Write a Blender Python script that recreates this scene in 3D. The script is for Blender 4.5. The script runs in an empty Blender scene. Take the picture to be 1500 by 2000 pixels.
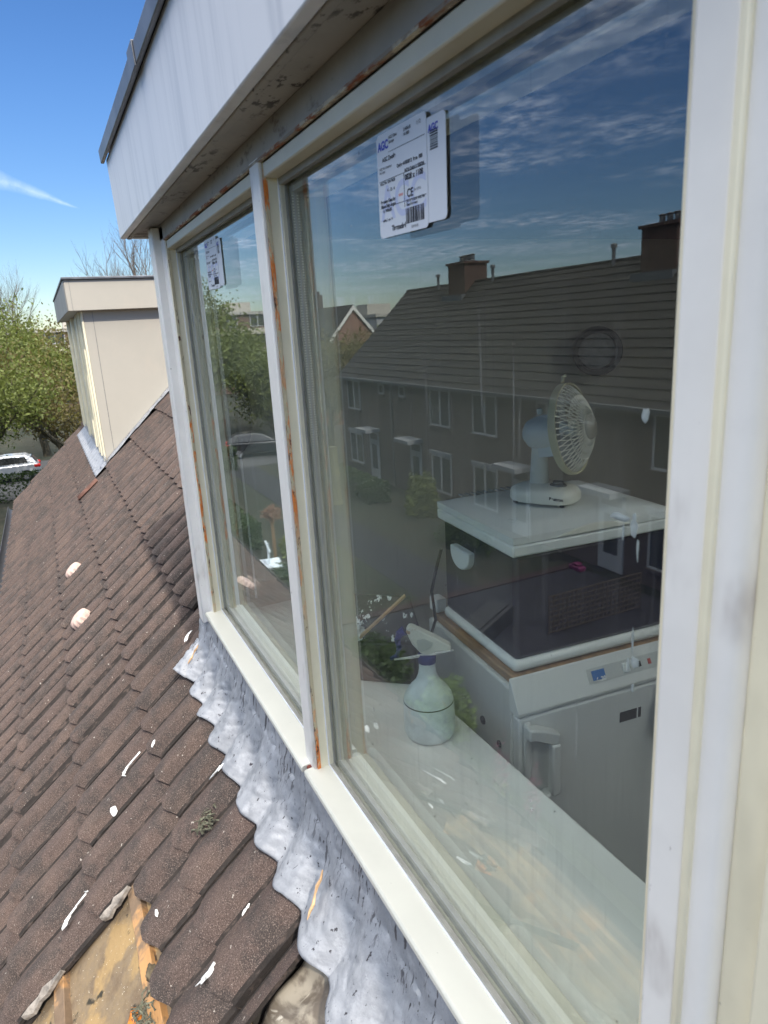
import bpy, bmesh, math, random
from mathutils import Vector, Matrix, noise as mnoise
random.seed(7)
SC = bpy.context.scene
COL = SC.collection
PI = math.pi
R = math.radians

# ------------------------------------------------------------------ camera
CAM = Vector((0.0, -0.40, 0.0))
XC = Vector((0.43939007, 0.21189644, -0.87294688))      # world X in camera axes (right, down, forward)
YC = Vector((0.89658174, -0.16346237, 0.41160811))
ZC = Vector((-0.05547567, -0.96352475, -0.26180622))
cam_d = bpy.data.cameras.new('camera')
cam = bpy.data.objects.new('camera', cam_d)
COL.objects.link(cam)
right = Vector((XC[0], YC[0], ZC[0]))
up = -Vector((XC[1], YC[1], ZC[1]))
back = -Vector((XC[2], YC[2], ZC[2]))
M4 = Matrix(((right.x, up.x, back.x, CAM.x), (right.y, up.y, back.y, CAM.y), (right.z, up.z, back.z, CAM.z), (0, 0, 0, 1)))
cam.matrix_world = M4
cam_d.sensor_fit = 'VERTICAL'
cam_d.sensor_height = 36
cam_d.sensor_width = 27
cam_d.lens = 1345 / 2000 * 36
cam_d.clip_start = 0.01
cam_d.clip_end = 2000
cam_d.dof.use_dof = True
cam_d.dof.focus_distance = 1.9
cam_d.dof.aperture_fstop = 11
SC.camera = cam

# ------------------------------------------------------------------ light
SUN_EL, SUN_AZ = 48.0, -2.5          # degrees; azimuth measured from +X towards +Y
sd = Vector((math.cos(R(SUN_EL)) * math.cos(R(SUN_AZ)), math.cos(R(SUN_EL)) * math.sin(R(SUN_AZ)), math.sin(R(SUN_EL))))
sl = bpy.data.lights.new('sun', 'SUN')
sl.energy = 2.3
sl.angle = R(0.6)
sl.color = (1.0, 0.93, 0.83)
so = bpy.data.objects.new('sun', sl)
so.rotation_euler = sd.to_track_quat('Z', 'Y').to_euler()
COL.objects.link(so)

W = bpy.data.worlds.new('World')
SC.world = W
W.use_nodes = True
wt = W.node_tree
for n in list(wt.nodes):
    wt.nodes.remove(n)


class NT:
    def __init__(s, t):
        s.t = t

    def n(s, typ, **kw):
        nd = s.t.nodes.new(typ)
        for k, v in kw.items():
            if k.startswith('i_'):
                key = k[2:]
                key = int(key) if key.isdigit() else key.replace('_', ' ')
                inp = nd.inputs[key]
                if hasattr(v, 'is_linked') or isinstance(v, bpy.types.NodeSocket):
                    s.t.links.new(v, inp)
                else:
                    inp.default_value = v
            else:
                setattr(nd, k, v)
        return nd

    def math(s, op, a, b=None, c=None, clamp=False):
        nd = s.t.nodes.new('ShaderNodeMath')
        nd.operation = op
        nd.use_clamp = clamp
        for i, v in enumerate((a, b, c)):
            if v is None:
                continue
            if isinstance(v, bpy.types.NodeSocket):
                s.t.links.new(v, nd.inputs[i])
            else:
                nd.inputs[i].default_value = v
        return nd.outputs[0]

    def mix(s, f, a, b, blend='MIX'):
        nd = s.t.nodes.new('ShaderNodeMix')
        nd.data_type = 'RGBA'
        nd.blend_type = blend
        for i, v in ((0, f), (6, a), (7, b)):
            if isinstance(v, bpy.types.NodeSocket):
                s.t.links.new(v, nd.inputs[i])
            else:
                if i and len(v) == 3:
                    v = (*v, 1)
                nd.inputs[i].default_value = v
        return nd.outputs[2]

    def ramp(s, f, lo, hi):
        nd = s.t.nodes.new('ShaderNodeMapRange')
        nd.interpolation_type = 'SMOOTHSTEP'
        s.t.links.new(f, nd.inputs[0])
        nd.inputs[1].default_value = lo
        nd.inputs[2].default_value = hi
        return nd.outputs[0]

    def noise(s, vec, scale, detail=3, rough=0.55, stretch=None, dist=0.0, loc=(0, 0, 0)):
        if stretch or loc != (0, 0, 0):
            m = s.t.nodes.new('ShaderNodeMapping')
            s.t.links.new(vec, m.inputs[0])
            m.inputs['Location'].default_value = loc
            if stretch:
                m.inputs['Scale'].default_value = stretch
            vec = m.outputs[0]
        nd = s.t.nodes.new('ShaderNodeTexNoise')
        s.t.links.new(vec, nd.inputs['Vector'])
        nd.inputs['Scale'].default_value = scale
        nd.inputs['Detail'].default_value = detail
        nd.inputs['Roughness'].default_value = rough
        nd.inputs['Distortion'].default_value = dist
        return nd.outputs[0]

    def link(s, a, b):
        s.t.links.new(a, b)


w = NT(wt)
sky = w.n('ShaderNodeTexSky')
sky.sky_type = 'NISHITA'
sky.sun_disc = False
sky.sun_elevation = R(SUN_EL)
sky.sun_rotation = math.atan2(sd.x, sd.y)
sky.altitude = 0
sky.air_density = 1.0
sky.dust_density = 0.15
sky.ozone_density = 4.0
tc = w.n('ShaderNodeTexCoord')
gen = tc.outputs['Generated']
sep = w.n('ShaderNodeSeparateXYZ', i_0=gen)
zz = w.math('MAXIMUM', sep.outputs[2], 0.04)
cx = w.math('DIVIDE', sep.outputs[0], zz)
cy = w.math('DIVIDE', sep.outputs[1], zz)
cmb = w.n('ShaderNodeCombineXYZ', i_0=cx, i_1=cy, i_2=0.0)
n1 = w.noise(cmb.outputs[0], 4.2, 8, 0.66, (1.0, 1.2, 1), 0.1)
n2 = w.noise(cmb.outputs[0], 0.55, 3, 0.5, None, 0.2, (4.3, 1.2, 0))
cl = w.math('MULTIPLY', w.ramp(n1, 0.40, 0.80), w.ramp(n2, 0.42, 0.60))
front = w.ramp(w.math('MULTIPLY', sep.outputs[1], -1.0), 0.02, 0.16)      # the clouds stand over the street side
cl = w.math('MULTIPLY', cl, front)
# contrail: a thin streak low in the west
def camdir(px, py):
    c = Vector((px - 750, py - 1000, 1345)).normalized()
    return Vector((XC.dot(c), YC.dot(c), ZC.dot(c)))
da, db = camdir(-60, 330), camdir(160, 408)
nn = da.cross(db).normalized()
dv = w.n('ShaderNodeVectorMath', operation='DOT_PRODUCT', i_0=gen)
dv.inputs[1].default_value = nn
wob = w.math('MULTIPLY', w.math('SUBTRACT', w.noise(gen, 30, 4), 0.5), 0.006)
dist = w.math('ABSOLUTE', w.math('ADD', dv.outputs['Value'], wob))
al = w.n('ShaderNodeVectorMath', operation='DOT_PRODUCT', i_0=gen)
tng = nn.cross(db).normalized()
al.inputs[1].default_value = tng
L0, L1 = da.dot(tng), db.dot(tng)
if L0 > L1:
    along = w.math('DIVIDE', w.math('SUBTRACT', al.outputs['Value'], L1), L0 - L1)
else:
    along = w.math('DIVIDE', w.math('SUBTRACT', L1, al.outputs['Value']), L1 - L0)
wid = w.math('MULTIPLY', w.math('MINIMUM', w.math('MAXIMUM', along, 0.0), 1.2), 0.014)
trail = w.math('DIVIDE', dist, w.math('ADD', wid, 0.0005))
trail = w.math('SUBTRACT', 1.0, w.math('MINIMUM', trail, 1.0))
trail = w.math('MULTIPLY', w.math('MULTIPLY', trail, w.ramp(along, 0.0, 0.15)), w.ramp(al.outputs['Value'], -10, -9))
trail = w.math('MULTIPLY', trail, w.math('GREATER_THAN', w.math('MULTIPLY', sep.outputs[0], -1.0), 0.3))
trail = w.math('MULTIPLY', trail, w.ramp(w.noise(gen, 26, 5, 0.7), 0.2, 0.7))
cover = w.math('MINIMUM', w.math('ADD', w.math('MULTIPLY', cl, 0.95), w.math('MULTIPLY', trail, 0.30)), 1.0)
hs = w.n('ShaderNodeHueSaturation', i_Saturation=1.22, i_Hue=.508, i_Value=.88, i_Color=sky.outputs[0])
fill_cloud_ = w.math('MULTIPLY', w.ramp(sep.outputs[2], .52, .72), w.ramp(w.noise(cmb.outputs[0], 1.3, 5, .6, None, .4, (2, 7, 0)), .30, .55))
skyc = w.mix(cover, hs.outputs[0], (9.0, 9.8, 11.8))
skyc = w.mix(w.math('MULTIPLY', fill_cloud_, .85), skyc, (30, 30, 29))      # bright cloud sheet added overhead, out of view, as soft fill light
low_ = w.math('ADD', w.math('MULTIPLY', w.ramp(sep.outputs[2], -.05, .32), .24), .76)
vmu = w.n('ShaderNodeVectorMath', operation='SCALE', i_0=skyc)
w.link(low_, vmu.inputs['Scale'])
skyc = vmu.outputs[0]
bg = w.n('ShaderNodeBackground', i_Color=skyc, i_Strength=0.10)
wo = w.n('ShaderNodeOutputWorld', i_Surface=bg.outputs[0])

SC.view_settings.view_transform = 'Standard'
SC.view_settings.look = 'None'
SC.view_settings.gamma = 1
SC.view_settings.exposure = 0.84
SC.render.engine = 'CYCLES'
SC.cycles.max_bounces = 8
SC.cycles.diffuse_bounces = 4
SC.cycles.glossy_bounces = 4
SC.cycles.transparent_max_bounces = 24
SC.cycles.caustics_reflective = False
SC.cycles.caustics_refractive = False
SC.cycles.use_denoising = True


# ------------------------------------------------------------------ materials
MATS = {}


def mat(name, col, rough=0.6, metal=0.0, var=0.0, vs=4.0, bump=0.0, bs=60.0, spec=0.5, fn=None, stretch=None, island=0.0, coat=0.0):
    if name in MATS:
        return MATS[name]
    m = bpy.data.materials.new(name)
    m.use_nodes = True
    t = NT(m.node_tree)
    b = m.node_tree.nodes['Principled BSDF']
    b.inputs['Base Color'].default_value = (*col, 1)
    b.inputs['Roughness'].default_value = rough
    b.inputs['Metallic'].default_value = metal
    b.inputs['Specular IOR Level'].default_value = spec
    b.inputs['Coat Weight'].default_value = coat
    tcn = t.n('ShaderNodeTexCoord')
    P = tcn.outputs['Object']
    c = None
    if var:
        nz = t.noise(P, vs, 5, 0.6, stretch)
        a = tuple(max(0, x * (1 - var)) for x in col)
        d = tuple(min(1, x * (1 + var)) for x in col)
        c = t.mix(t.ramp(nz, 0.3, 0.7), a, d)
    if island:
        g = t.n('ShaderNodeNewGeometry')
        f = t.math('ADD', t.math('MULTIPLY', g.outputs['Random Per Island'], 2 * island), 1 - island)
        base = c if c is not None else t.mix(0.0, col, col)
        vm = t.n('ShaderNodeVectorMath', operation='SCALE', i_0=base)
        t.link(f, vm.inputs['Scale'])
        c = vm.outputs[0]
    if fn:
        c = fn(t, P, c if c is not None else t.mix(0.0, col, col), b)
    if c is not None:
        t.link(c, b.inputs['Base Color'])
    if bump:
        nz = t.noise(P, bs, 4, 0.6)
        bp = t.n('ShaderNodeBump', i_Strength=min(1.0, bump), i_Distance=0.004 if bump <= 1 else 0.01 * bump, i_Height=nz)
        t.link(bp.outputs[0], b.inputs['Normal'])
    MATS[name] = m
    return m


def spots(scale, lo, hi, dark, stretch=None, scale2=None, lo2=.45, hi2=.6, amt=1.0):
    def f(t, P, c, b):
        a = t.ramp(t.noise(P, scale, 4, 0.65, stretch), lo, hi)
        if scale2:
            a = t.math('MULTIPLY', a, t.ramp(t.noise(P, scale2, 3, 0.5, None, 0, (3, 5, 1)), lo2, hi2))
        if amt != 1:
            a = t.math('MULTIPLY', a, amt)
        return t.mix(a, c, dark)
    return f


def chain(*fs):
    def f(t, P, c, b):
        for g in fs:
            c = g(t, P, c, b)
        return c
    return f


def dirt_cream():
    return chain(spots(9, .52, .75, (.42, .38, .27), (1, 1, .35), None, amt=.25), spots(140, .72, .78, (.12, .09, .06)))


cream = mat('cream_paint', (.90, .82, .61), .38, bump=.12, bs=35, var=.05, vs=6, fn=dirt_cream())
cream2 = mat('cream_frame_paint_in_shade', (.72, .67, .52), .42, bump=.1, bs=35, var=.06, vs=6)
ivory = mat('ivory_sill_paint', (.74, .715, .62), .33, var=.03, vs=5, bump=.05, bs=30,
            fn=chain(spots(60, .70, .76, (.30, .27, .22)), spots(5, .5, .8, (.62, .60, .52), None, amt=.4)))
white_frame = mat('white_cover_board', (.90, .86, .80), .42, var=.05, vs=5, bump=.12, bs=30,
                  fn=chain(spots(14, .50, .70, (.40, .33, .29), (1, 1, .35), 4.5, .50, .64, .8), spots(90, .70, .76, (.18, .13, .10), (1, 1, .4))))
bright_edge = mat('white_bead_edge', (.86, .87, .92), .3)
seal = mat('grey_gasket', (.33, .32, .28), .55, var=.12, vs=30)


def fascia_fn(t, P, c, b):
    st = t.noise(P, 16, 5, 0.65, (1.0, 1, 0.07))
    c = t.mix(t.math('MULTIPLY', t.ramp(st, .45, .75), .38), c, (.30, .31, .34))
    bl = t.noise(P, 1.6, 4, .5, None, 0, (2, 1, 7))
    c = t.mix(t.math('MULTIPLY', t.ramp(bl, .45, .7), .35), c, (.78, .78, .80))
    s = t.ramp(t.noise(P, 42, 2, .5, (1, 1, .45), 0, (1, 4, 2)), .76, .80)
    return t.mix(s, c, (.25, .22, .22))


fascia_m = mat('weathered_fascia', (.82, .80, .79), .40, bump=.2, bs=12, fn=fascia_fn)
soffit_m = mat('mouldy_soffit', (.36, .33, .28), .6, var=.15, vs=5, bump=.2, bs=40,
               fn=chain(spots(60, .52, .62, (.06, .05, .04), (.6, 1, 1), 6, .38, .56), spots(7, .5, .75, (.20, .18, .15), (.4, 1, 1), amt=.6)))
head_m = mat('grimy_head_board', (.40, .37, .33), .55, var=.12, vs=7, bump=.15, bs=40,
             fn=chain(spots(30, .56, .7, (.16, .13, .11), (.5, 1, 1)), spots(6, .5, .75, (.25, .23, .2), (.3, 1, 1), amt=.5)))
cap_m = mat('dark_zinc_trim', (.16, .165, .18), .42, metal=.35, var=.2, vs=12, bump=.2, bs=20)


def rust_fn(sc, lo, hi):
    def f(t, P, c, b):
        a = t.ramp(t.noise(P, sc, 5, .7, (1, 1, .28)), lo, hi)
        big = t.ramp(t.noise(P, 3.2, 3, .5, None, 0, (5, 2, 3)), .42, .58)
        a = t.math('MULTIPLY', a, big)
        c = t.mix(a, c, (.85, .24, .04))
        d = t.math('MULTIPLY', t.ramp(t.noise(P, sc * 1.6, 5, .7, (1, 1, .3), 0, (9, 9, 2)), .56, .64), 1.0)
        return t.mix(d, c, (.10, .035, .02))
    return f


rust_m = mat('rust_streaked_groove', (.66, .57, .38), .7, bump=.8, bs=90, fn=rust_fn(55, .47, .57))
rust2_m = mat('rust_brown_joint', (.36, .30, .24), .75, bump=.8, bs=90,
              fn=chain(spots(40, .47, .60, (.30, .09, .03), (.3, 1, 1)), spots(60, .5, .6, (.62, .55, .42), (.3, 1, 1))))


def spacer_fn(t, P, c, b):
    sp = t.n('ShaderNodeSeparateXYZ', i_0=P)
    fr = t.math('FRACT', t.math('MULTIPLY', sp.outputs[2], 230.0))
    dot = t.math('MULTIPLY', t.math('GREATER_THAN', fr, .55), 1.0)
    fy = t.math('FRACT', t.math('MULTIPLY', sp.outputs[1], 120.0))
    dot = t.math('MULTIPLY', dot, t.math('GREATER_THAN', fy, .6))
    return t.mix(dot, c, (.75, .72, .62))


spacer_m = mat('perforated_spacer_bar', (.36, .34, .29), .4, metal=.3, fn=spacer_fn)


def glass_mat(name, r0, dirt):
    m = bpy.data.materials.new(name)
    m.use_nodes = True
    t = NT(m.node_tree)
    for n in list(m.node_tree.nodes):
        m.node_tree.nodes.remove(n)
    g = t.n('ShaderNodeNewGeometry')
    dt = t.n('ShaderNodeVectorMath', operation='DOT_PRODUCT', i_0=g.outputs['Incoming'], i_1=g.outputs['Normal'])
    c = t.math('SUBTRACT', 1.0, t.math('ABSOLUTE', dt.outputs['Value']), clamp=True)
    f = t.math('ADD', t.math('MULTIPLY', t.math('POWER', c, 5.0), 1 - r0), r0)
    tr = t.n('ShaderNodeBsdfTransparent', i_Color=(.975, .985, .98, 1))
    gl = t.n('ShaderNodeBsdfGlossy', i_Color=(.93, .97, 1, 1), i_Roughness=0.0)
    mx = t.n('ShaderNodeMixShader', i_0=f, i_1=tr.outputs[0], i_2=gl.outputs[0])
    out = mx.outputs[0]
    if dirt:
        tcn = t.n('ShaderNodeTexCoord')
        P = tcn.outputs['Object']
        st = t.ramp(t.noise(P, 60, 3, .6, (1.4, 1, .035)), .50, .80)
        st2 = t.math('MULTIPLY', t.ramp(t.noise(P, 260, 2, .5, (1.0, 1, .012), .0, (3, 1, 2)), .62, .74), .13)
        big = t.ramp(t.noise(P, 2.6, 3, .5, (1, 1, .7)), .25, .75)
        a = t.math('MULTIPLY', t.math('ADD', t.math('MULTIPLY', st, .06), .008), t.math('ADD', big, .35))
        # specks and a fine rain film
        vo = t.n('ShaderNodeTexVoronoi', i_Vector=P)
        vo.inputs['Scale'].default_value = 26
        sepc = t.n('ShaderNodeSeparateColor', i_0=vo.outputs['Color'])
        sp = t.math('MULTIPLY', t.math('LESS_THAN', vo.outputs['Distance'], t.math('MULTIPLY', sepc.outputs[0], .075)), t.math('GREATER_THAN', sepc.outputs[1], .60))
        a = t.math('ADD', a, t.math('MULTIPLY', sp, .28))
        a = t.math('ADD', a, t.math('MULTIPLY', st2, t.ramp(t.noise(P, 7, 2, .5, None, 0, (1, 8, 8)), .40, .55)), clamp=True)
        df = t.n('ShaderNodeBsdfDiffuse', i_Color=(.68, .69, .68, 1))
        mx2 = t.n('ShaderNodeMixShader', i_0=a, i_1=out, i_2=df.outputs[0])
        out = mx2.outputs[0]
    t.n('ShaderNodeOutputMaterial', i_Surface=out)
    MATS[name] = m
    return m


def clear_mat(name, col):
    m = bpy.data.materials.new(name)
    m.use_nodes = True
    t = NT(m.node_tree)
    for n in list(m.node_tree.nodes):
        m.node_tree.nodes.remove(n)
    tr = t.n('ShaderNodeBsdfTransparent', i_Color=(*col, 1))
    t.n('ShaderNodeOutputMaterial', i_Surface=tr.outputs[0])
    return m


glass_out = glass_mat('dusty_outer_glass', .12, True)
glass_in = glass_mat('inner_glass', .105, False)
glass_side = clear_mat('glass_body', (.97, .99, .98))


def tile_fn(t, P, c, b):
    g = t.n('ShaderNodeNewGeometry')
    rnd = g.outputs['Random Per Island']
    c = t.mix(t.math('MULTIPLY', rnd, .55), c, (.075, .055, .046))
    blot = t.ramp(t.noise(P, 9, 6, .7), .44, .60)
    c = t.mix(t.math('MULTIPLY', blot, .8), c, (.050, .043, .040))
    ol = t.math('MULTIPLY', t.ramp(t.noise(P, 5, 4, .6, None, 0, (4, 4, 1)), .48, .68), .55)
    c = t.mix(ol, c, (.145, .100, .080))
    grain = t.noise(P, 420, 2, .7)
    c = t.mix(t.ramp(grain, .54, .74), c, (.30, .235, .20))
    c = t.mix(t.math('MULTIPLY', t.ramp(grain, .50, .34), .7), c, (.03, .025, .024))
    sp = t.ramp(t.noise(P, 75, 2, .5, None, 0, (2, 7, 1)), .72, .76)
    c = t.mix(t.math('MULTIPLY', sp, .7), c, (.55, .50, .44))
    lich = t.math('MULTIPLY', t.ramp(t.noise(P, 22, 4, .7, None, 0, (8, 2, 1)), .62, .70), .55)
    c = t.mix(lich, c, (.045, .04, .038))
    h = t.math('ADD', t.math('MULTIPLY', grain, .5), t.noise(P, 60, 4, .6))
    bp = t.n('ShaderNodeBump', i_Strength=.7, i_Distance=.0035, i_Height=h)
    t.link(bp.outputs[0], b.inputs['Normal'])
    return c


tile_m = mat('brown_concrete_tile', (.104, .073, .063), .88, spec=.25, fn=tile_fn)


def lead_fn(t, P, c, b):
    n = t.noise(P, 7, 6, .6, None, .8)
    c = t.mix(t.ramp(n, .38, .70), c, (.23, .24, .26))
    c = t.mix(t.math('MULTIPLY', t.ramp(t.noise(P, 24, 5, .7, None, 0, (2, 2, 2)), .50, .72), .45), c, (.52, .53, .56))
    c = t.mix(t.math('MULTIPLY', t.ramp(t.noise(P, 160, 3, .7, None, 0, (1, 2, 5)), .52, .72), .35), c, (.20, .20, .22))
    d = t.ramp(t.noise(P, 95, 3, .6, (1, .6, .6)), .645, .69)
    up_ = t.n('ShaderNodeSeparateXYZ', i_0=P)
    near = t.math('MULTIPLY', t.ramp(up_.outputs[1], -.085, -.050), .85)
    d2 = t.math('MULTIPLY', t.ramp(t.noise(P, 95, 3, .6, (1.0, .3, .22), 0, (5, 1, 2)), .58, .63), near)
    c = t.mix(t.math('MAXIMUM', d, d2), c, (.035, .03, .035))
    return c


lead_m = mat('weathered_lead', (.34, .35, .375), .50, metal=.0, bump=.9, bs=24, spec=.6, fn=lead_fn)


# ------------------------------------------------------------------ mesh helpers
class MB:
    def __init__(s):
        s.v = []
        s.f = []
        s.mi = []
        s.m = 0

    def add(s, vs, fs, T=None):
        o = len(s.v)
        for p in vs:
            p = Vector(p)
            if T is not None:
                p = T @ p
            s.v.append(p)
        for f in fs:
            s.f.append([o + i for i in f])
            s.mi.append(s.m)

    def box(s, x0, x1, y0, y1, z0, z1, T=None):
        v = [(x0, y0, z0), (x1, y0, z0), (x1, y1, z0), (x0, y1, z0), (x0, y0, z1), (x1, y0, z1), (x1, y1, z1), (x0, y1, z1)]
        s.add(v, [(0, 3, 2, 1), (4, 5, 6, 7), (0, 1, 5, 4), (1, 2, 6, 5), (2, 3, 7, 6), (3, 0, 4, 7)], T)

    def prism(s, prof, a, b, axis='x', T=None):
        n = len(prof)
        vs = []
        for q in (a, b):
            for (u, w_) in prof:
                vs.append({'x': (q, u, w_), 'y': (u, q, w_), 'z': (u, w_, q)}[axis])
        fs = [[i, (i + 1) % n, n + (i + 1) % n, n + i] for i in range(n)]
        fs += [list(range(n))[::-1], [n + i for i in range(n)]]
        s.add(vs, fs, T)

    def tube(s, pts, r, n=8, T=None, cap=True):
        pts = [Vector(p) for p in pts]
        rs = r if isinstance(r, (list, tuple)) else [r] * len(pts)
        vs = []
        fs = []
        d0 = (pts[1] - pts[0]).normalized()
        ref = Vector((0, 0, 1)) if abs(d0.z) < .9 else Vector((1, 0, 0))
        for i, p in enumerate(pts):
            d = (pts[min(i + 1, len(pts) - 1)] - pts[max(i - 1, 0)]).normalized()
            a = d.cross(ref)
            if a.length < 1e-4:
                a = d.cross(Vector((0, 1, 0)))
            a.normalize()
            b = d.cross(a)
            ref = b.cross(d) if b.cross(d).length > .5 else ref
            ref = -b if False else ref
            for k in range(n):
                q = 2 * PI * k / n
                vs.append(p + (a * math.cos(q) + b * math.sin(q)) * rs[i])
        for i in range(len(pts) - 1):
            for k in range(n):
                k2 = (k + 1) % n
                fs.append([i * n + k, i * n + k2, (i + 1) * n + k2, (i + 1) * n + k])
        if cap:
            fs.append(list(range(n))[::-1])
            fs.append([(len(pts) - 1) * n + k for k in range(n)])
        s.add(vs, fs, T)

    def lathe(s, prof, n=28, T=None, sy=1.0):
        vs = []
        fs = []
        for (r, z) in prof:
            for k in range(n):
                q = 2 * PI * k / n
                vs.append((r * math.cos(q), r * sy * math.sin(q), z))
        for i in range(len(prof) - 1):
            for k in range(n):
                k2 = (k + 1) % n
                fs.append([i * n + k, i * n + k2, (i + 1) * n + k2, (i + 1) * n + k])
        fs.append(list(range(n))[::-1])
        fs.append([(len(prof) - 1) * n + k for k in range(n)])
        s.add(vs, fs, T)

    def grid(s, fn, us, vs_, T=None):
        vs = [fn(u, v) for v in vs_ for u in us]
        nu = len(us)
        fs = [[j * nu + i, j * nu + i + 1, (j + 1) * nu + i + 1, (j + 1) * nu + i] for j in range(len(vs_) - 1) for i in range(nu - 1)]
        s.add(vs, fs, T)

    def build(s, name, m, parent=None, smooth=False, bevel=0.0, seg=2, angle=35, solid=0.0):
        me = bpy.data.meshes.new(name)
        me.from_pydata([tuple(p) for p in s.v], [], s.f)
        ms = m if isinstance(m, (list, tuple)) else [m]
        for q in ms:
            me.materials.append(q)
        if len(ms) > 1:
            me.polygons.foreach_set('material_index', s.mi)
        me.validate()
        o = bpy.data.objects.new(name, me)
        COL.objects.link(o)
        if parent:
            o.parent = parent
        if solid:
            q = o.modifiers.new('solid', 'SOLIDIFY')
            q.thickness = solid
            q.offset = -1
        if bevel:
            q = o.modifiers.new('bevel', 'BEVEL')
            q.width = bevel
            q.segments = seg
            q.limit_method = 'ANGLE'
            q.angle_limit = R(angle)
        if smooth or bevel:
            for p in me.polygons:
                p.use_smooth = True
            if not bevel or True:
                try:
                    bm = bmesh.new()
                    bm.from_mesh(me)
                    lim = R(50)
                    for e in bm.edges:
                        if len(e.link_faces) == 2 and e.calc_face_angle(0) > lim:
                            e.smooth = False
                    bm.to_mesh(me)
                    bm.free()
                except Exception:
                    pass
        return o


def tag(o, label=None, cat=None, group=None, kind=None):
    if label:
        o['label'] = label
    if cat:
        o['category'] = cat
    if group:
        o['group'] = group
    if kind:
        o['kind'] = kind
    return o


def empty(name, loc=(0, 0, 0), rz=0.0, **kw):
    o = bpy.data.objects.new(name, None)
    o.location = loc
    o.rotation_euler = (0, 0, rz)
    o.empty_display_size = .1
    COL.objects.link(o)
    tag(o, **kw)
    return o


def box(name, m, parent, x0, x1, y0, y1, z0, z1, bevel=0.0, label=None):
    b = MB()
    b.box(x0, x1, y0, y1, z0, z1)
    o = b.build(name, m, parent, bevel=bevel)
    if label:
        o['label'] = label
    return o


def lin(a, b, n):
    return [a + (b - a) * i / (n - 1) for i in range(n)]


def text_mb(mb, s, size, T, bold=0.0):
    cu = bpy.data.curves.new('t', 'FONT')
    cu.body = s
    cu.size = size
    cu.offset = bold
    o = bpy.data.objects.new('t', cu)
    COL.objects.link(o)
    dg = bpy.context.evaluated_depsgraph_get()
    me = bpy.data.meshes.new_from_object(o.evaluated_get(dg))
    mb.add([v.co for v in me.vertices], [list(p.vertices) for p in me.polygons], T)
    bpy.data.objects.remove(o)
    bpy.data.curves.remove(cu)
    bpy.data.meshes.remove(me)


# roof frame: x along the ridge, s down the slope, h above the crest plane
ANG = R(43.5)
DN = Vector((0, -math.cos(ANG), -math.sin(ANG)))
NRM = Vector((0, -math.sin(ANG), math.cos(ANG)))
ORG = Vector((0, 0, -.95))


def rp(x, s_, h=0.0):
    return ORG + Vector((x, 0, 0)) + DN * s_ + NRM * h


GZ = -7.35            # street level below the camera

# ------------------------------------------------------------------ setting: ground
def gfn(t, P, c, b):
    c = t.mix(t.ramp(t.noise(P, .35, 5, .6), .42, .6), c, (.023, .025, .013))
    c = t.mix(t.math('MULTIPLY', t.ramp(t.noise(P, 2.5, 4, .6, None, 0, (4, 2, 2)), .5, .7), .7), c, (.055, .045, .032))
    return c


ground_m = mat('garden_ground', (.016, .022, .010), .95, bump=1.0, bs=8, fn=gfn)
b = MB()
b.grid(lambda x, y: (x, y, GZ), lin(-900, 900, 25), lin(-900, 900, 25))
tag(b.build('ground', ground_m), kind='structure')


def paver_fn(t, P, c, b):
    br = t.n('ShaderNodeTexBrick', i_Vector=P)
    br.inputs['Scale'].default_value = 2.2
    br.inputs['Mortar Size'].default_value = .012
    br.inputs['Color1'].default_value = (.020, .020, .026, 1)
    br.inputs['Color2'].default_value = (.016, .016, .022, 1)
    br.inputs['Mortar'].default_value = (.015, .015, .015, 1)
    return t.mix(t.math('MULTIPLY', t.ramp(t.noise(P, .9, 4, .6), .4, .7), .4), br.outputs[0], (.013, .013, .011))


pave_m = mat('grey_concrete_pavers', (.18, .175, .18), .85, fn=paver_fn)
brick_strip_m = mat('red_brick_edging', (.032, .018, .016), .85, var=.25, vs=12)
asphalt_m = mat('asphalt', (.06, .06, .062), .85, var=.15, vs=.6, bump=.4, bs=60)
b = MB()
b.box(-15.2, 10, -13.1, -5.3, GZ - .1, GZ + .012)
tag(b.build('courtyard_paving', pave_m), kind='structure')
b = MB()
b.box(-38, -15.5, -9.6, -7.9, GZ - .1, GZ + .012)
tag(b.build('footpath', pave_m), kind='structure')
b = MB()
b.box(-50, -38.0, -70, 60, GZ - .1, GZ + .008)
tag(b.build('road', asphalt_m), kind='structure')
b = MB()
b.box(-15.5, -15.2, -13.1, -5.3, GZ - .1, GZ + .05)
tag(b.build('kerb', brick_strip_m), kind='structure')

# ------------------------------------------------------------------ our roof
roof = empty('tiled_roof', rp(-4, 0), label='brown weathered concrete tile roof sloping down in front of the dormer', cat='roof')
roof_T = Matrix.Translation(-rp(-4, 0))
TW, GAUGE = .30, .32
X0 = -1.07


def hfun(u):
    q = (2 * u) % 1.0 if u < 1.0 else 1.0
    def ss(a, b_, x):
        x = min(1, max(0, (x - a) / (b_ - a)))
        return x * x * (3 - 2 * x)
    return .029 * 1.15 * ss(-.10, .50, q) * (1 - ss(.70, .98, q))


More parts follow.
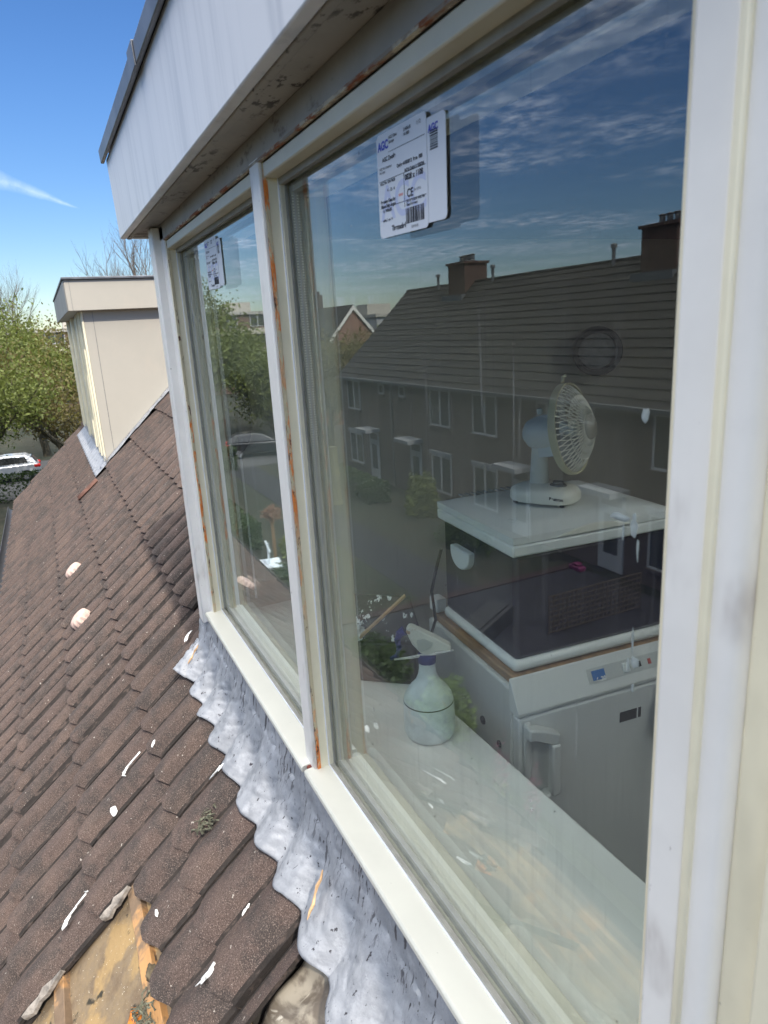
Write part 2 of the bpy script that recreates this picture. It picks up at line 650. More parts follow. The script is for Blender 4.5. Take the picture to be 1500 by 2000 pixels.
def tile(mb, x, sb, nu, rz=0.0, ln=.375, lift=0.0, umax=1.0, thick=.016):
    half = ([0, .05, .10, .20, .32, .45, .60, .72, .79, .855, .92, .96, 1.0] if nu > 15 else ([0, .06, .2, .42, .70, .80, .86, .93, 1.0]))
    us = [q / 2 for q in half] + [.5 + q / 2 for q in half[1:]]
    if umax < 1:
        us = [q for q in us if q <= umax]
    nh = len(half) - 1
    ts = (0.0, .5, .93, 1.0)
    dx, ds = random.uniform(-.0012, .0012), random.uniform(-.004, .004)
    tw = random.uniform(-.003, .003)
    vs = []
    for t_ in ts:
        s_ = sb - ln + ln * t_ + ds
        for u in us:
            scal = .014 * (hfun(u) / .029 - .5) if t_ > .9 else 0
            h = -.053 + hfun(u) + .026 * t_ + .0045 * u ** 2 + lift + tw * (u - .5)
            if t_ == 1.0:
                h -= .003
            vs.append(roof_T @ rp(x + u * TW * .98 + dx + rz * (t_ - .5), s_ + scal, h))
    n = len(us)
    fs = []
    darkened = []  # groove and steep-side faces that get the painted shade
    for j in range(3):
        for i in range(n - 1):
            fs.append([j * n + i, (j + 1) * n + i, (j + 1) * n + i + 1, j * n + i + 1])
            darkened.append(((us[i] * 2) % 1.0) > (.91 if nu > 15 else .85) or i == 0)
    o = len(vs)
    for u in us:
        scal = .014 * (hfun(u) / .029 - .5)
        vs.append(roof_T @ rp(x + u * TW * .992 + dx + rz * .5, sb + ds + scal - .001, -.053 + hfun(u) + .023 + .0045 * u ** 2 + lift - thick - .005))
    for i in range(n - 1):
        fs.append([3 * n + i, o + i, o + i + 1, 3 * n + i + 1])
    right_ = []
    # side edge (facing +x) and left edge
    o2 = len(vs)
    for k, t_ in enumerate(ts):
        v = vs[k * n + n - 1]
        vs.append(v - NRM * .011)
    for k in range(3):
        fs.append([k * n + n - 1, (k + 1) * n + n - 1, o2 + k + 1, o2 + k])
        right_.append(len(fs) - 1)
    o3 = len(vs)
    for k, t_ in enumerate(ts):
        vs.append(vs[k * n] - NRM * .016)
    for k in range(3):
        fs.append([k * n, o3 + k, o3 + k + 1, (k + 1) * n])
    m0 = len(mb.mi)
    mb.add(vs, fs)
    for i, dd in enumerate(darkened):
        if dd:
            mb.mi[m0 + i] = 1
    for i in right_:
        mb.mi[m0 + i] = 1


b = MB()
DORM = (-2.30, 1.25)
RD = (-9.15, -6.2)
ncol = 0
for k in range(-17, 4):
    sb = .40 + GAUGE * k
    for c in range(-16, 30):
        x = X0 - TW * c                  # left edge of tile at x
        if x < -9.80 or x > 3.8:
            continue
        if sb < .30 and sb > -2.15 and x + TW > DORM[0] + .02 and x < DORM[1]:
            continue
        if sb < .30 and sb > -2.15 and x > RD[0] - .05 and x + TW < RD[1] + .12:
            continue
        nu = 21 if x > -2.6 else (13 if x > -5 else 9)
        # stripped patch near the right bottom
        if x > X0 - .61 and x < .6 and k >= 1:
            if x < X0 - .01 and k == 1:
                tile(b, x, .553, nu, lift=-.002)
            continue
        if x > X0 - .05 and x < .6 and k >= 0:
            if abs(x - X0) < .05 and k == 0:
                tile(b, x, .72, 9, ln=.66, umax=.24)
            continue
        tile(b, x, sb, nu)
groove_shade = mat('groove_shade', (.026, .020, .017), .95, var=.3, vs=20, bump=1, bs=150, fn=spots(60, .50, .66, (.085, .062, .052), (1, .4, .4)))  # near-black colour paints in the shade between the tile rolls
tiles_o = b.build('tile_covering', [tile_m, groove_shade], roof, smooth=True)

# deck under the tiles (in pieces round the dormer opening)
deck_m = mat('roof_underlay', (.05, .045, .04), .9)
b = MB()
def deck(x0, x1, s0, s1, h=-.085, th=.03):
    v = [rp(x0, s0, h), rp(x1, s0, h), rp(x1, s1, h), rp(x0, s1, h), rp(x0, s0, h - th), rp(x1, s0, h - th), rp(x1, s1, h - th), rp(x0, s1, h - th)]
    b.add([roof_T @ q for q in v], [(0, 3, 2, 1), (4, 5, 6, 7), (0, 1, 5, 4), (1, 2, 6, 5), (2, 3, 7, 6), (3, 0, 4, 7)])
deck(-9.8, -2.25, -5.1, 1.38)
deck(1.2, 3.9, -5.1, 1.38)
deck(-2.25, 1.2, -5.1, -2.15)
deck(-2.25, 1.2, .03, 1.38)
b.build('underlay', deck_m, roof)


def ins_fn(t, P, c, b):
    n = t.noise(P, 10, 5, .65)
    c = t.mix(t.ramp(n, .44, .62), c, (.15, .105, .065))
    c = t.mix(t.math('MULTIPLY', t.ramp(t.noise(P, 55, 5, .7), .42, .62), .55), c, (.20, .15, .10))
    c = t.mix(t.ramp(t.noise(P, 6, 4, .6, None, 0, (3, 3, 3)), .50, .60), c, (.33, .22, .10))
    c = t.mix(t.ramp(t.noise(P, 160, 2, .6), .68, .74), c, (.65, .58, .45))
    c = t.mix(t.ramp(t.noise(P, 18, 4, .6, None, 0, (7, 3, 3)), .60, .68), c, (.035, .03, .02))
    return c


ins_m = mat('stained_insulation_board', (.23, .165, .095), .9, bump=.9, bs=45, fn=ins_fn)
b = MB()
b.grid(lambda x, s_: roof_T @ rp(x, s_, -.070 + .004 * mnoise.noise(Vector((x * 12, s_ * 12, 0)))), lin(X0 - .70, X0 + .9, 40), lin(.40, 1.37, 24))
b.build('insulation_board', ins_m, roof, smooth=True, solid=.01)
wood_m = mat('weathered_batten_wood', (.20, .135, .085), .8, bump=.6, bs=30, var=.3, vs=9,
             fn=chain(spots(9, .50, .62, (.50, .27, .11)), spots(30, .6, .7, (.05, .04, .035), (.3, 1, 1))))
for (s0, xa, xb) in ((.604, X0 - .63, X0 + .85), (.895, X0 - .64, X0 + .85), (1.215, X0 - .62, X0 + .85)):
    b = MB()
    pr = [(-.019, 0), (.019, 0), (.019, .028), (-.019, .028)]
    vs = []
    xs = lin(xa, xb, 26)
    for x in xs:
        for (ds, h) in pr:
            vs.append(roof_T @ rp(x, s0 + ds + .002 * mnoise.noise(Vector((x * 6, s0, 0))), -.068 + h + .0015 * mnoise.noise(Vector((x * 30, ds * 90, h * 90)))))
    fs = [[i * 4 + k, i * 4 + (k + 1) % 4, (i + 1) * 4 + (k + 1) % 4, (i + 1) * 4 + k] for i in range(25) for k in range(4)] + [[3, 2, 1, 0], [100, 101, 102, 103]]
    b.add(vs, fs)
    b.build('batten', wood_m, roof, bevel=.002)
greywood = mat('grey_splintered_wood', (.25, .22, .19), .85, bump=.8, bs=60, var=.45, vs=40)
for (x, s0, s1) in ((X0 - .585, .60, .70), (X0 - .59, .86, 1.0), (X0 - .57, 1.12, 1.22)):
    b = MB()
    for i in range(6):
        pass
    vs = []
    for i, s_ in enumerate(lin(s0, s1, 6)):
        ww = (.003, .008, .011, .0075, .010, .002)[i]
        for (dx, h) in ((-ww, -.03), (ww, -.03), (ww, -.020), (-ww, -.014)):
            vs.append(roof_T @ rp(x + dx + .003 * math.sin(i * 2), s_ + .004 * math.cos(i * 5 + dx * 900), h + .003 * math.sin(i * 3 + dx * 500)))
    fs = [[i * 4 + k, i * 4 + (k + 1) % 4, (i + 1) * 4 + (k + 1) % 4, (i + 1) * 4 + k] for i in range(5) for k in range(4)] + [[3, 2, 1, 0], [20, 21, 22, 23]]
    b.add(vs, fs)
    b.build('side_lath', greywood, roof)


def blob(name, m, x, s_, sx, ss, sh, h0, parent=None, seed=0, amp=.35, sub=3, rot=0):
    bm = bmesh.new()
    bmesh.ops.create_icosphere(bm, subdivisions=sub, radius=1)
    for v in bm.verts:
        n = mnoise.noise(v.co * 1.6 + Vector((seed, seed * 2, 0)))
        n2 = mnoise.noise(v.co * 4 + Vector((seed, 3, 0)))
        p = v.co * (1 + amp * n + amp * .4 * n2)
        px, ps = p.x * sx, p.y * ss
        c_, s__ = math.cos(rot), math.sin(rot)
        v.co = rp(x + px * c_ - ps * s__, s_ + px * s__ + ps * c_, h0 + p.z * sh) - (rp(x, s_, h0))
    me = bpy.data.meshes.new(name)
    bm.to_mesh(me)
    bm.free()
    me.materials.append(m)
    for p in me.polygons:
        p.use_smooth = True
    o = bpy.data.objects.new(name, me)
    o.location = rp(x, s_, h0) if not parent else roof_T @ rp(x, s_, h0)
    COL.objects.link(o)
    if parent:
        o.parent = parent
    return o


foam_m = mat('orange_foam', (.62, .20, .03), .6, bump=.8, bs=40, var=.35, vs=25, fn=spots(30, .55, .65, (.12, .06, .03)))
dark_rot = mat('rotten_filling', (.11, .085, .05), .9, bump=1, bs=60, var=.5, vs=30)
o = blob('foam_lump', foam_m, X0 - .245, .580, .022, .012, .012, -.035, None, 3, .4)
tag(o, 'orange foam lump squeezed out under the tile end beside the stripped patch', 'foam lump', 'orange foam in the stripped roof patch')
o = blob('foam_lump', foam_m, X0 - .25, .672, .04, .012, .014, -.050, None, 9, .5, rot=.2)
tag(o, 'long orange foam lump lying on the bare board between battens', 'foam lump', 'orange foam in the stripped roof patch')
o = blob('foam_lump', dark_rot, X0 - .275, .572, .022, .014, .012, -.022, None, 5, .5)
tag(o, 'dark rotten clump sitting on the orange foam under the tile end', 'foam lump', 'orange foam in the stripped roof patch')

# crumpled membrane in the corner under the lead
def mem_fn(t, P, c, b):
    n = t.noise(P, 9, 5, .6, None, 1.2)
    c = t.mix(t.ramp(n, .40, .58), c, (.12, .095, .07))
    return t.mix(t.ramp(t.noise(P, 11, 4, .6, None, 1.5, (3, 1, 2)), .58, .66), c, (.50, .45, .37))


mem_m = mat('crumpled_membrane', (.30, .26, .20), .45, fn=mem_fn, spec=.5)
b = MB()
def memf(x, s_):
    q = mnoise.noise(Vector((x * 7, s_ * 9, 1))) * .028 + abs(mnoise.noise(Vector((x * 16 + s_ * 9, s_ * 5, 4)))) * .022
    return roof_T @ rp(x, s_, -.045 + q)
b.grid(memf, lin(X0 + .055, X0 + .75, 60), lin(.12, .62, 50))
b.build('membrane', mem_m, roof, smooth=True, solid=.003)

# eaves: gutter, verge board
gutter_m = mat('dark_gutter', (.05, .05, .055), .5)
b = MB()
prof = [rp(0, 1.37, -.10)]
e = rp(0, 1.40, -.09)
pr = []
for i in range(13):
    q = PI + PI * i / 12
    pr.append((e.y - .06 + .065 * math.cos(q), e.z + .065 * math.sin(q)))
pr2 = [(y * 1.0 + (.0), z) for (y, z) in pr]
inner = [(e.y - .06 + .06 * math.cos(PI + PI * i / 12), e.z + .06 * math.sin(PI + PI * i / 12)) for i in range(12, -1, -1)]
b.prism([(y + 4 * 0, z) for (y, z) in pr2 + inner], -9.85, 3.9, 'x')
for v in b.v:
    v -= rp(-4, 0)
b.build('gutter', gutter_m, roof, smooth=True)

# house body under the roof
brick_m = mat('brown_brick', (.20, .135, .10), .85, var=.2, vs=3, bump=.5, bs=30)
house = empty('brick_house', (-4, 3, GZ), label='brown brick terraced house below the near tiled roof', cat='house')
hb = MB()
hx0, hx1 = -9.72 + 4, 3.8 + 4
hb.prism([(-.95 - 3, 0), (7.2 - 3, 0), (7.2 - 3, 5.3), (-.95 - 3, 5.3)], hx0, hx1, 'x')
hb.build('wall', brick_m, house)
hb = MB()
gb = rp(0, 1.28, -.12)
gt = rp(0, -5.0, -.12)
hb.prism([(gb.y - 3, gb.z - GZ), (gt.y - 3, gt.z - GZ), (2 * gt.y - gb.y - 3, gb.z - GZ)], hx0, hx0 + .25, 'x')
hb.build('gable', brick_m, house)
hb = MB()
ty, tz = rp(0, -5.15, -.03).y, rp(0, -5.15, -.03).z
by, bz = 2 * ty - rp(0, 1.4, -.03).y, rp(0, 1.4, -.03).z
for (xa_, xb_) in ((hx0 - .08, hx1),):
    hb.prism([(ty - 3, tz - GZ), (by - 3, bz - GZ), (by - 3, bz - GZ - .1), (ty - 3, tz - GZ - .1)], xa_, xb_, 'x')
hb.build('rear_roof', tile_m, house)

# ------------------------------------------------------------------ small things on the roof
capm = mat('pink_grey_plastic', (.55, .40, .34), .65, bump=.6, bs=50, var=.2, vs=40, fn=spots(40, .6, .7, (.25, .18, .12)))
ROT = Matrix(((1, 0, 0), (0, math.cos(ANG), -math.sin(ANG)), (0, math.sin(ANG), math.cos(ANG)))).to_4x4()
def round_cap(x, s_, lab, r=.055):
    b = MB()
    n = 60
    vs = []
    prof = [(1.0, 0.0), (1.02, .012), (.97, .028), (.88, .037), (.6, .043), (.25, .046), (.001, .046)]
    for (pr_, z) in prof:
        for k in range(n):
            q = 2 * PI * k / n
            sc = 1.0 + (.06 * math.cos(12 * q) if z < .03 else 0.02 * math.cos(12 * q) * (z < .04))
            vs.append((r * pr_ * sc * math.cos(q), r * pr_ * sc * math.sin(q), z))
    fs = [[i * n + k, i * n + (k + 1) % n, (i + 1) * n + (k + 1) % n, (i + 1) * n + k] for i in range(len(prof) - 1) for k in range(n)]
    b.add(vs, fs, ROT)
    o = b.build('vent_plug', capm, smooth=True)
    o.location = rp(x, s_, -.02)
    tag(o, lab, 'vent plug', 'round scalloped caps on the tiles')
round_cap(-4.50, .595, 'round pinkish cap with scalloped rim, the one higher up in the photo and farther away')
round_cap(-3.65, .60, 'round grimy grey pink cap with scalloped rim, the nearer one of the two')

splat_m = mat('white_droppings', (.86, .86, .84), .5)
def splat(x, s_, l, w_, ang, lab, h=-.012, seed=1, pts=None):
    b = MB()
    rnd = random.Random(seed)
    n = 26
    ca, sa = math.cos(ang), math.sin(ang)
    out = []
    for k in range(n):
        q = 2 * PI * k / n
        rr = 1 + .45 * mnoise.noise(Vector((math.cos(q) * 2 + seed, math.sin(q) * 2, seed * 3.1)))
        out.append((l * rr * math.cos(q), w_ * rr * math.sin(q)))
    vs = []
    def hh(x_):
        u = ((x_ - X0) / TW) % 1.0
        return -.049 + hfun(u) + .012 + .003
    for (ring, hz) in ((1.0, 0.0), (.85, .0035), (.4, .005), (.01, .0055)):
        for (a, c) in out:
            xx, ss = x + (a * ca - c * sa) * ring, s_ + (a * sa + c * ca) * ring
            vs.append(rp(xx, ss, hh(xx) + hz + .006) - rp(x, s_, 0))
    fs = [[i * n + k, i * n + (k + 1) % n, (i + 1) * n + (k + 1) % n, (i + 1) * n + k] for i in range(3) for k in range(n)]
    b.add(vs, fs)
    if pts:
        P = [rp(x + a, s_ + c, hh(x + a) + .010) - rp(x, s_, 0) for (a, c) in pts]
        b.tube(P, [.0035] + [.0028] * (len(P) - 2) + [.0012], 6)
    o = b.build('white_splash', splat_m, smooth=True)
    o.location = rp(x, s_, 0)
    tag(o, lab, 'paint splash', 'white splashes on the brown tiles')

splat(-1.755, .80, .020, .011, .9, 'white tadpole-shaped splash with a curved tail above the stripped patch', seed=2, pts=[(0, 0), (-.012, -.04), (-.02, -.075), (-.04, -.07), (-.075, -.045)])
splat(-2.073, .505, .028, .007, .35, 'forked white splash with thin legs in the middle of the tiles', seed=3, pts=[(-.03, .03), (-.012, .0), (-.03, -.05), (0, 0), (.03, .012), (.05, .0)])
splat(-1.99, .60, .009, .012, 0, 'small white oval drop below the forked splash', seed=4)
splat(-2.02, .379, .012, .006, 1, 'small white drop above right of the forked splash', seed=5)
splat(-1.62, .205, .010, .016, .4, 'white splash at the scalloped edge of the lead', seed=6, pts=[(0, 0), (-.01, .03), (-.03, .055)])
splat(-1.16, .415, .008, .022, .3, 'ragged white streak near the bottom edge of the photo right of the stripped patch', seed=7, pts=[(0, -.03), (.006, 0), (-.006, .03)])
splat(-2.36, .12, .030, .012, .5, 'lumpy cream white splash left of where the lead starts', seed=8)
splat(-1.434, .50, .011, .004, .1, 'short white dash on the last tile beside the stripped patch', seed=9)
splat(-1.22, .30, .012, .003, 1.2, 'short white dash just left of the lead near the bottom', seed=12)
# moss / debris clumps
moss_m = mat('dry_grey_moss', (.12, .12, .085), .95, var=.6, vs=80, bump=1, bs=120)
def clump(x, s_, lab, seed, r=.02):
    b = MB()
    rnd = random.Random(seed)
    for i in range(46):
        p = Vector((rnd.gauss(0, r), rnd.gauss(0, r * .8), 0))
        q = p + Vector((rnd.gauss(0, r * .7), rnd.gauss(0, r * .7), 0))
        h = rnd.uniform(0, .014)
        P = [rp(x + p.x, s_ + p.y, -.018 + h) - rp(x, s_), rp(x + (p.x + q.x) / 2, s_ + (p.y + q.y) / 2, -.012 + h) - rp(x, s_), rp(x + q.x, s_ + q.y, -.02 + h) - rp(x, s_)]
        b.tube(P, rnd.uniform(.0008, .003), 4)
    o = b.build('moss_clump', moss_m)
    o.location = rp(x, s_)
    tag(o, lab, 'moss', 'tufts of moss and straw on the tiles')
clump(-1.535, .305, 'tuft of grey moss and straw on the tile middle, left of the lead', 4)
clump(-1.27, .60, 'tangled tuft of straw beside the batten under the last tile', 5, .018)

# ------------------------------------------------------------------ lead flashing of the near dormer
b = MB()
def lead_pt(x, v):
    # v 0 at the window wall, 1 at the lower edge on the tiles
    jig = .012 * mnoise.noise(Vector((x * 3.1, 0, 5)))
    sE = .197 + jig + .010 * mnoise.noise(Vector((x * 9, 4, 5))) - .009 * (.8 + 1.2 * mnoise.noise(Vector((x * 2.3, 8, 5)))) * math.cos(4 * PI * ((x - X0) / TW) + 1.2 * mnoise.noise(Vector((x * 4, 1, 9))))
    wave = hfun(((x - X0) / TW) % 1.0) / .029
    big = mnoise.noise(Vector((x * 5, v * 3, 2)))
    fine = mnoise.noise(Vector((x * 22, v * 8, 7)))
    Pt = Vector((x, -.038 - .004 * big, -.862))
    Pb = Vector((x, -.050, -.945 + .006 * big))
    if v < .28:
        q = v / .28
        p = Pt.lerp(Pb, q)
        p += Vector((0, -.0045 * q * abs(fine) * 2 - .006 * q * mnoise.noise(Vector((x * 30, 0, 3))), 0))
        return p
    q = (v - .28) / .72
    s0 = (Pb - ORG).dot(DN)
    h0 = (Pb - ORG).dot(NRM)
    s_ = s0 + (sE - s0) * q
    hq = h0 * (1 - q) ** 2.2 + (-.015 + .025 * (wave - .5)) * (1 - (1 - q) ** 2.2)
    cr = abs(mnoise.noise(Vector((x * 13 + v * 3.5, v * 2.2, 11))))
    cr2 = abs(mnoise.noise(Vector((x * 31 - v * 5, v * 5, 3))))
    hq += (-.0045 * max(0, 1 - cr * 7) - .0015 * max(0, 1 - cr2 * 6)) * math.sin(PI * min(1, q * 1.15)) * 1.0
    hq += .006 * big * math.sin(PI * q) + .0035 * mnoise.noise(Vector((x * 34 + v * 9, v * 16, 7))) * (.4 + .6 * q) + .004
    xx = x + .022 * math.sin(PI * q * .8) * mnoise.noise(Vector((x * 4, 1, 1))) + .03 * q * 0
    return Vector((xx, 0, 0)) + ORG + DN * s_ + NRM * hq
b.grid(lambda x, v: lead_pt(x, v) - Vector((-1.2, 0, -.9)), lin(-2.275, .4, 700), lin(0, 1, 44))
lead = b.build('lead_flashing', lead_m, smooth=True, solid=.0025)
lead.location = (-1.2, 0, -.9)
tag(lead, 'wavy grey lead flashing dressed over the tiles under the near window', 'flashing', 'lead flashings')
# crumpled end of the lead
b = MB()
def endp(u, v):
    x = -2.27 + .10 * u + .02 * v
    p = Vector((x, -.065 - .115 * v, 0))
    h = .012 + .030 * math.sin(PI * u) * (.4 + .6 * v) + .010 * mnoise.noise(Vector((u * 5, v * 5, 0)))
    s_ = .09 + .125 * v - .02 * u
    return rp(x, s_, -.012 + h) - rp(-2.27, .1)
b.grid(endp, lin(0, 1, 26), lin(0, 1, 20))
e2 = b.build('lead_fold', lead_m, None, smooth=True, solid=.003)
e2.location = rp(-2.27, .1)
e2.parent = lead
e2.location = rp(-2.27, .1) - lead.location
# straw sticks
straw_m = mat('straw', (.60, .38, .20), .7, var=.3, vs=30)
for i, (x, s_, ang, l, lab) in enumerate(((-1.02, .118, 1.15, .085, 'split straw-coloured twig lying on the lead under the near window'), (-2.16, .12, 1.5, .07, 'pale wood sliver stuck in the folded end of the lead'))):
    b = MB()
    P = []
    for k in range(7):
        q = k / 6 - .5
        P.append(rp(x + q * l * math.cos(ang) + .003 * math.sin(k * 2), s_ + q * l * math.sin(ang), .022 + .012 * (.5 - q)) - rp(x, s_, 0))
    b.tube(P, [.0015, .003, .0035, .002, .0035, .003, .001], 5)
    o = b.build('twig', straw_m, smooth=True)
    o.location = rp(x, s_, 0)
    tag(o, lab, 'twig')

# ------------------------------------------------------------------ the near dormer
DO = Vector((-1.2, 0, -.86))
dormer = empty('dormer_window', DO, label='near dormer with two large glazed panes, white boards and deep overhanging fascia', cat='dormer')
def dbox(name, m, x0, x1, y0, y1, z0, z1, bevel=.002, parent=None, label=None):
    o = box(name, m, parent or dormer, x0 - DO.x, x1 - DO.x, y0 - DO.y, y1 - DO.y, z0 - DO.z, z1 - DO.z, bevel, label)
    return o

YF = -.041
ZS = .298
# fascia, leaning out a touch, with a bulge
def dprism(name, m, prof, x0, x1, bevel=.002, parent=None, label=None):
    b = MB()
    b.prism([(y - DO.y, z - DO.z) for (y, z) in prof], x0 - DO.x, x1 - DO.x, 'x')
    o = b.build(name, m, parent or dormer, bevel=bevel)
    if label:
        o['label'] = label
    return o
dprism('fascia', fascia_m, [(-.119, ZS), (-.127, .520), (-.105, .520), (-.100, ZS)], -2.375, 1.4, .003)
dprism('roof_trim', cap_m, [(-.141, .512), (-.143, .548), (-.10, .552), (-.10, .545), (-.128, .541), (-.131, .512)], -2.395, 1.42, .002)
dprism('trim_joint', cap_m, [(-.144, .508), (-.146, .552), (-.10, .556), (-.10, .552), (-.143, .549), (-.141, .508)], -1.62, -1.55, .001)
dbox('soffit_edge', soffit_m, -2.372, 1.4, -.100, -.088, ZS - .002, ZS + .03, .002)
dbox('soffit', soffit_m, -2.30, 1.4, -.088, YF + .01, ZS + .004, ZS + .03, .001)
dbox('fascia_return', fascia_m, -2.375, -2.36, -.10, 1.6, ZS, .52, .002)
dbox('soffit_return', soffit_m, -2.36, -2.28, -.088, 1.6, ZS + .004, ZS + .03, .001)
dbox('flat_roof', cap_m, -2.36, -.85, -.11, 1.62, .50, .545, .002)
dbox('flat_roof', cap_m, -.85, 1.4, -.11, .75, .50, .545, .002)
dbox('flat_roof', cap_m, -.85, 1.4, 1.50, 1.62, .50, .545, .002)
dbox('flat_roof', cap_m, 1.1, 1.4, .752, 1.498, .50, .545, .002)
# head board
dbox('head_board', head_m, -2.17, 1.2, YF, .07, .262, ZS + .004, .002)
dbox('head_rust_joint', rust2_m, -2.08, -.32, YF - .0012, YF + .006, .2585, .2625, .0)
# left cheek & corner boards
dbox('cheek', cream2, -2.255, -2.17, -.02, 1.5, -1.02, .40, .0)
dbox('corner_board', white_frame, -2.165, -2.083, YF, .07, -.875, ZS, .003)
dbox('corner_trim', white_frame, -2.20, -2.140, YF - .022, YF + .03, -.905, ZS + .001, .004)
dbox('rust_groove', rust_m, -2.079, -2.0765, YF + .0045, YF + .0125, -.86, .262, .0)
# frames of the two windows
panes = [('left', -2.08, -1.203), ('right', -1.15, -.319)]
# reveals: corner cream jamb, post, right jamb
dbox('frame_jamb', cream, -2.083, -2.078, YF + .004, .055, -.86, .262, .001)
dbox('post_cover', white_frame, -1.203, -1.153, YF - .001, YF + .012, -.872, .266, .0025)
dbox('post', cream, -1.200, -1.150, YF + .005, .058, -.86, .262, .0015)
for z0, z1 in ((-.86, .262),):
    dbox('rust_groove', rust_m, -1.1535, -1.1490, YF + .005, YF + .0115, z0, z1, .0)
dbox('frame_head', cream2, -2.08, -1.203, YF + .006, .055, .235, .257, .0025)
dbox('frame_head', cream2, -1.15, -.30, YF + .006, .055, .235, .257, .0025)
for (nm, xa, xb) in panes:
    # glazing bead round the pane
    zb, zt = -.846, .235
    xr = xb - .0
    dbox('glazing_bead', bright_edge, xa, xa + .003, -.0135, -.011, zb, zt, .0008)
    dbox('glazing_bead', cream2, xa + .0, xa + .006, -.011, -.002, zb, zt, .001)
    dbox('glazing_bead', bright_edge, xa, xb, -.0135, -.011, zb, zb + .003, .0008)
    dbox('glazing_bead', seal, xa, xb, -.011, -.002, zb - .004, zb + .005, .001)
    dbox('glazing_bead', seal, xa, xb, -.012, -.002, zt - .010, zt + .002, .001)
    dbox('gasket', seal, xa + .004, xa + .0075, -.004, .0, zb, zt - .008, .0)
    dbox('spacer_bar', spacer_m, xa + .004, xa + .012, .0045, .0165, zb + .004, zt - .012, .0)
    dbox('spacer_bar', seal, xa + .012, xb - .02, .0045, .0165, zb + .0, zb + .010, .0)
    dbox('spacer_bar', seal, xa + .012, xb - .02, .0045, .0165, zt - .022, zt - .010, .0)
    # inner frame behind the glass
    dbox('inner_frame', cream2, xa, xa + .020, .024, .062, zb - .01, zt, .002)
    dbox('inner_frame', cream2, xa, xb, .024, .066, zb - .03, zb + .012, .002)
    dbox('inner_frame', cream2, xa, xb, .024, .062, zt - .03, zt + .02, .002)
    for nme, g, ya in (('outer_pane', glass_out, 0.0), ('inner_pane', glass_in, .0175)):
        b = MB()
        x0_, x1_ = xa + .003 - DO.x, xb + .002 - DO.x
        z0_, z1_ = zb - .001 - DO.z, zt - .006 - DO.z
        b.m = 0
        b.add([(x0_, ya, z0_), (x1_, ya, z0_), (x1_, ya, z1_), (x0_, ya, z1_)], [(0, 1, 2, 3)])
        b.m = 1
        yb = ya + .004
        b.add([(x0_, ya, z0_), (x1_, ya, z0_), (x1_, ya, z1_), (x0_, ya, z1_), (x0_, yb, z0_), (x1_, yb, z0_), (x1_, yb, z1_), (x0_, yb, z1_)],
              [(4, 7, 6, 5), (0, 4, 5, 1), (1, 5, 6, 2), (2, 6, 7, 3), (3, 7, 4, 0)])
        b.build(nme, [g, glass_side], dormer)
# right jamb boards
dbox('jamb_bead', cream, -.345, -.318, -.014, .06, -.86, .262, .002)
dbox('jamb_board', white_frame, -.319, -.2865, YF, .06, -.90, ZS, .003)
dbox('jamb_joint_bead', cream, -.2868, -.2795, YF - .0035, YF + .01, -.90, ZS, .002)
b = MB()
prof = [(-.2795, YF + .03), (-.2795, YF), (-.268, YF - .001), (-.2625, YF + .001), (-.2595, YF + .005), (-.2580, YF + .012), (-.2580, YF + .03)]
b.prism([(x - DO.x, y - DO.y) for (x, y) in prof], -.90 - DO.z, ZS - DO.z, 'z')
b.build('jamb_board', white_frame, dormer, smooth=True)
dbox('jamb_board', cream, -.2580, -.185, YF + .010, .05, -.90, ZS, .002)
dbox('jamb_cover', cream, -.228, -.15, YF - .0, YF + .02, -.95, -.42 + .7, .003)
dbox('side_wall', white_frame, -.185, 1.2, YF + .014, .05, -.90, ZS, .002)
# sills
for (xa, xb, dz) in ((-2.095, -1.178, 0.0), (-1.163, -.30, .0015)):
    b = MB()
    z = -.8475 + dz
    prof = [(-.0125, z), (-.058, z - .003), (-.0612, z - .0065), (-.0612, z - .016), (-.052, z - .018), (-.052, z - .022), (.03, z - .022), (.03, z - .002), (-.0125, z - .0015)]
    b.prism([(y - DO.y, zz_ - DO.z) for (y, zz_) in prof], xa - DO.x, xb - DO.x, 'x')
    b.build('window_sill', ivory, dormer, bevel=.003)
dbox('sill_end_rust', mat('rust_block', (.16, .04, .025), .8, bump=1, bs=60, var=.5, vs=50), -1.186, -1.168, -.050, -.02, -.872, -.852, .001)
dbox('apron_board', mat('dark_apron', (.09, .08, .075), .8), -2.16, 1.2, -.036, .03, -1.02, -.870, .0)

# ------------------------------------------------------------------ stickers on the glass
paper = mat('label_paper', (.80, .82, .86), .5)
ink = mat('black_ink', (.03, .03, .04), .6)
blue_ink = mat('blue_ink', (.05, .07, .55), .5)
pale_ink = mat('pale_blue_ink', (.62, .66, .85), .5)
red_ink = mat('red_ink', (.75, .35, .32), .5)


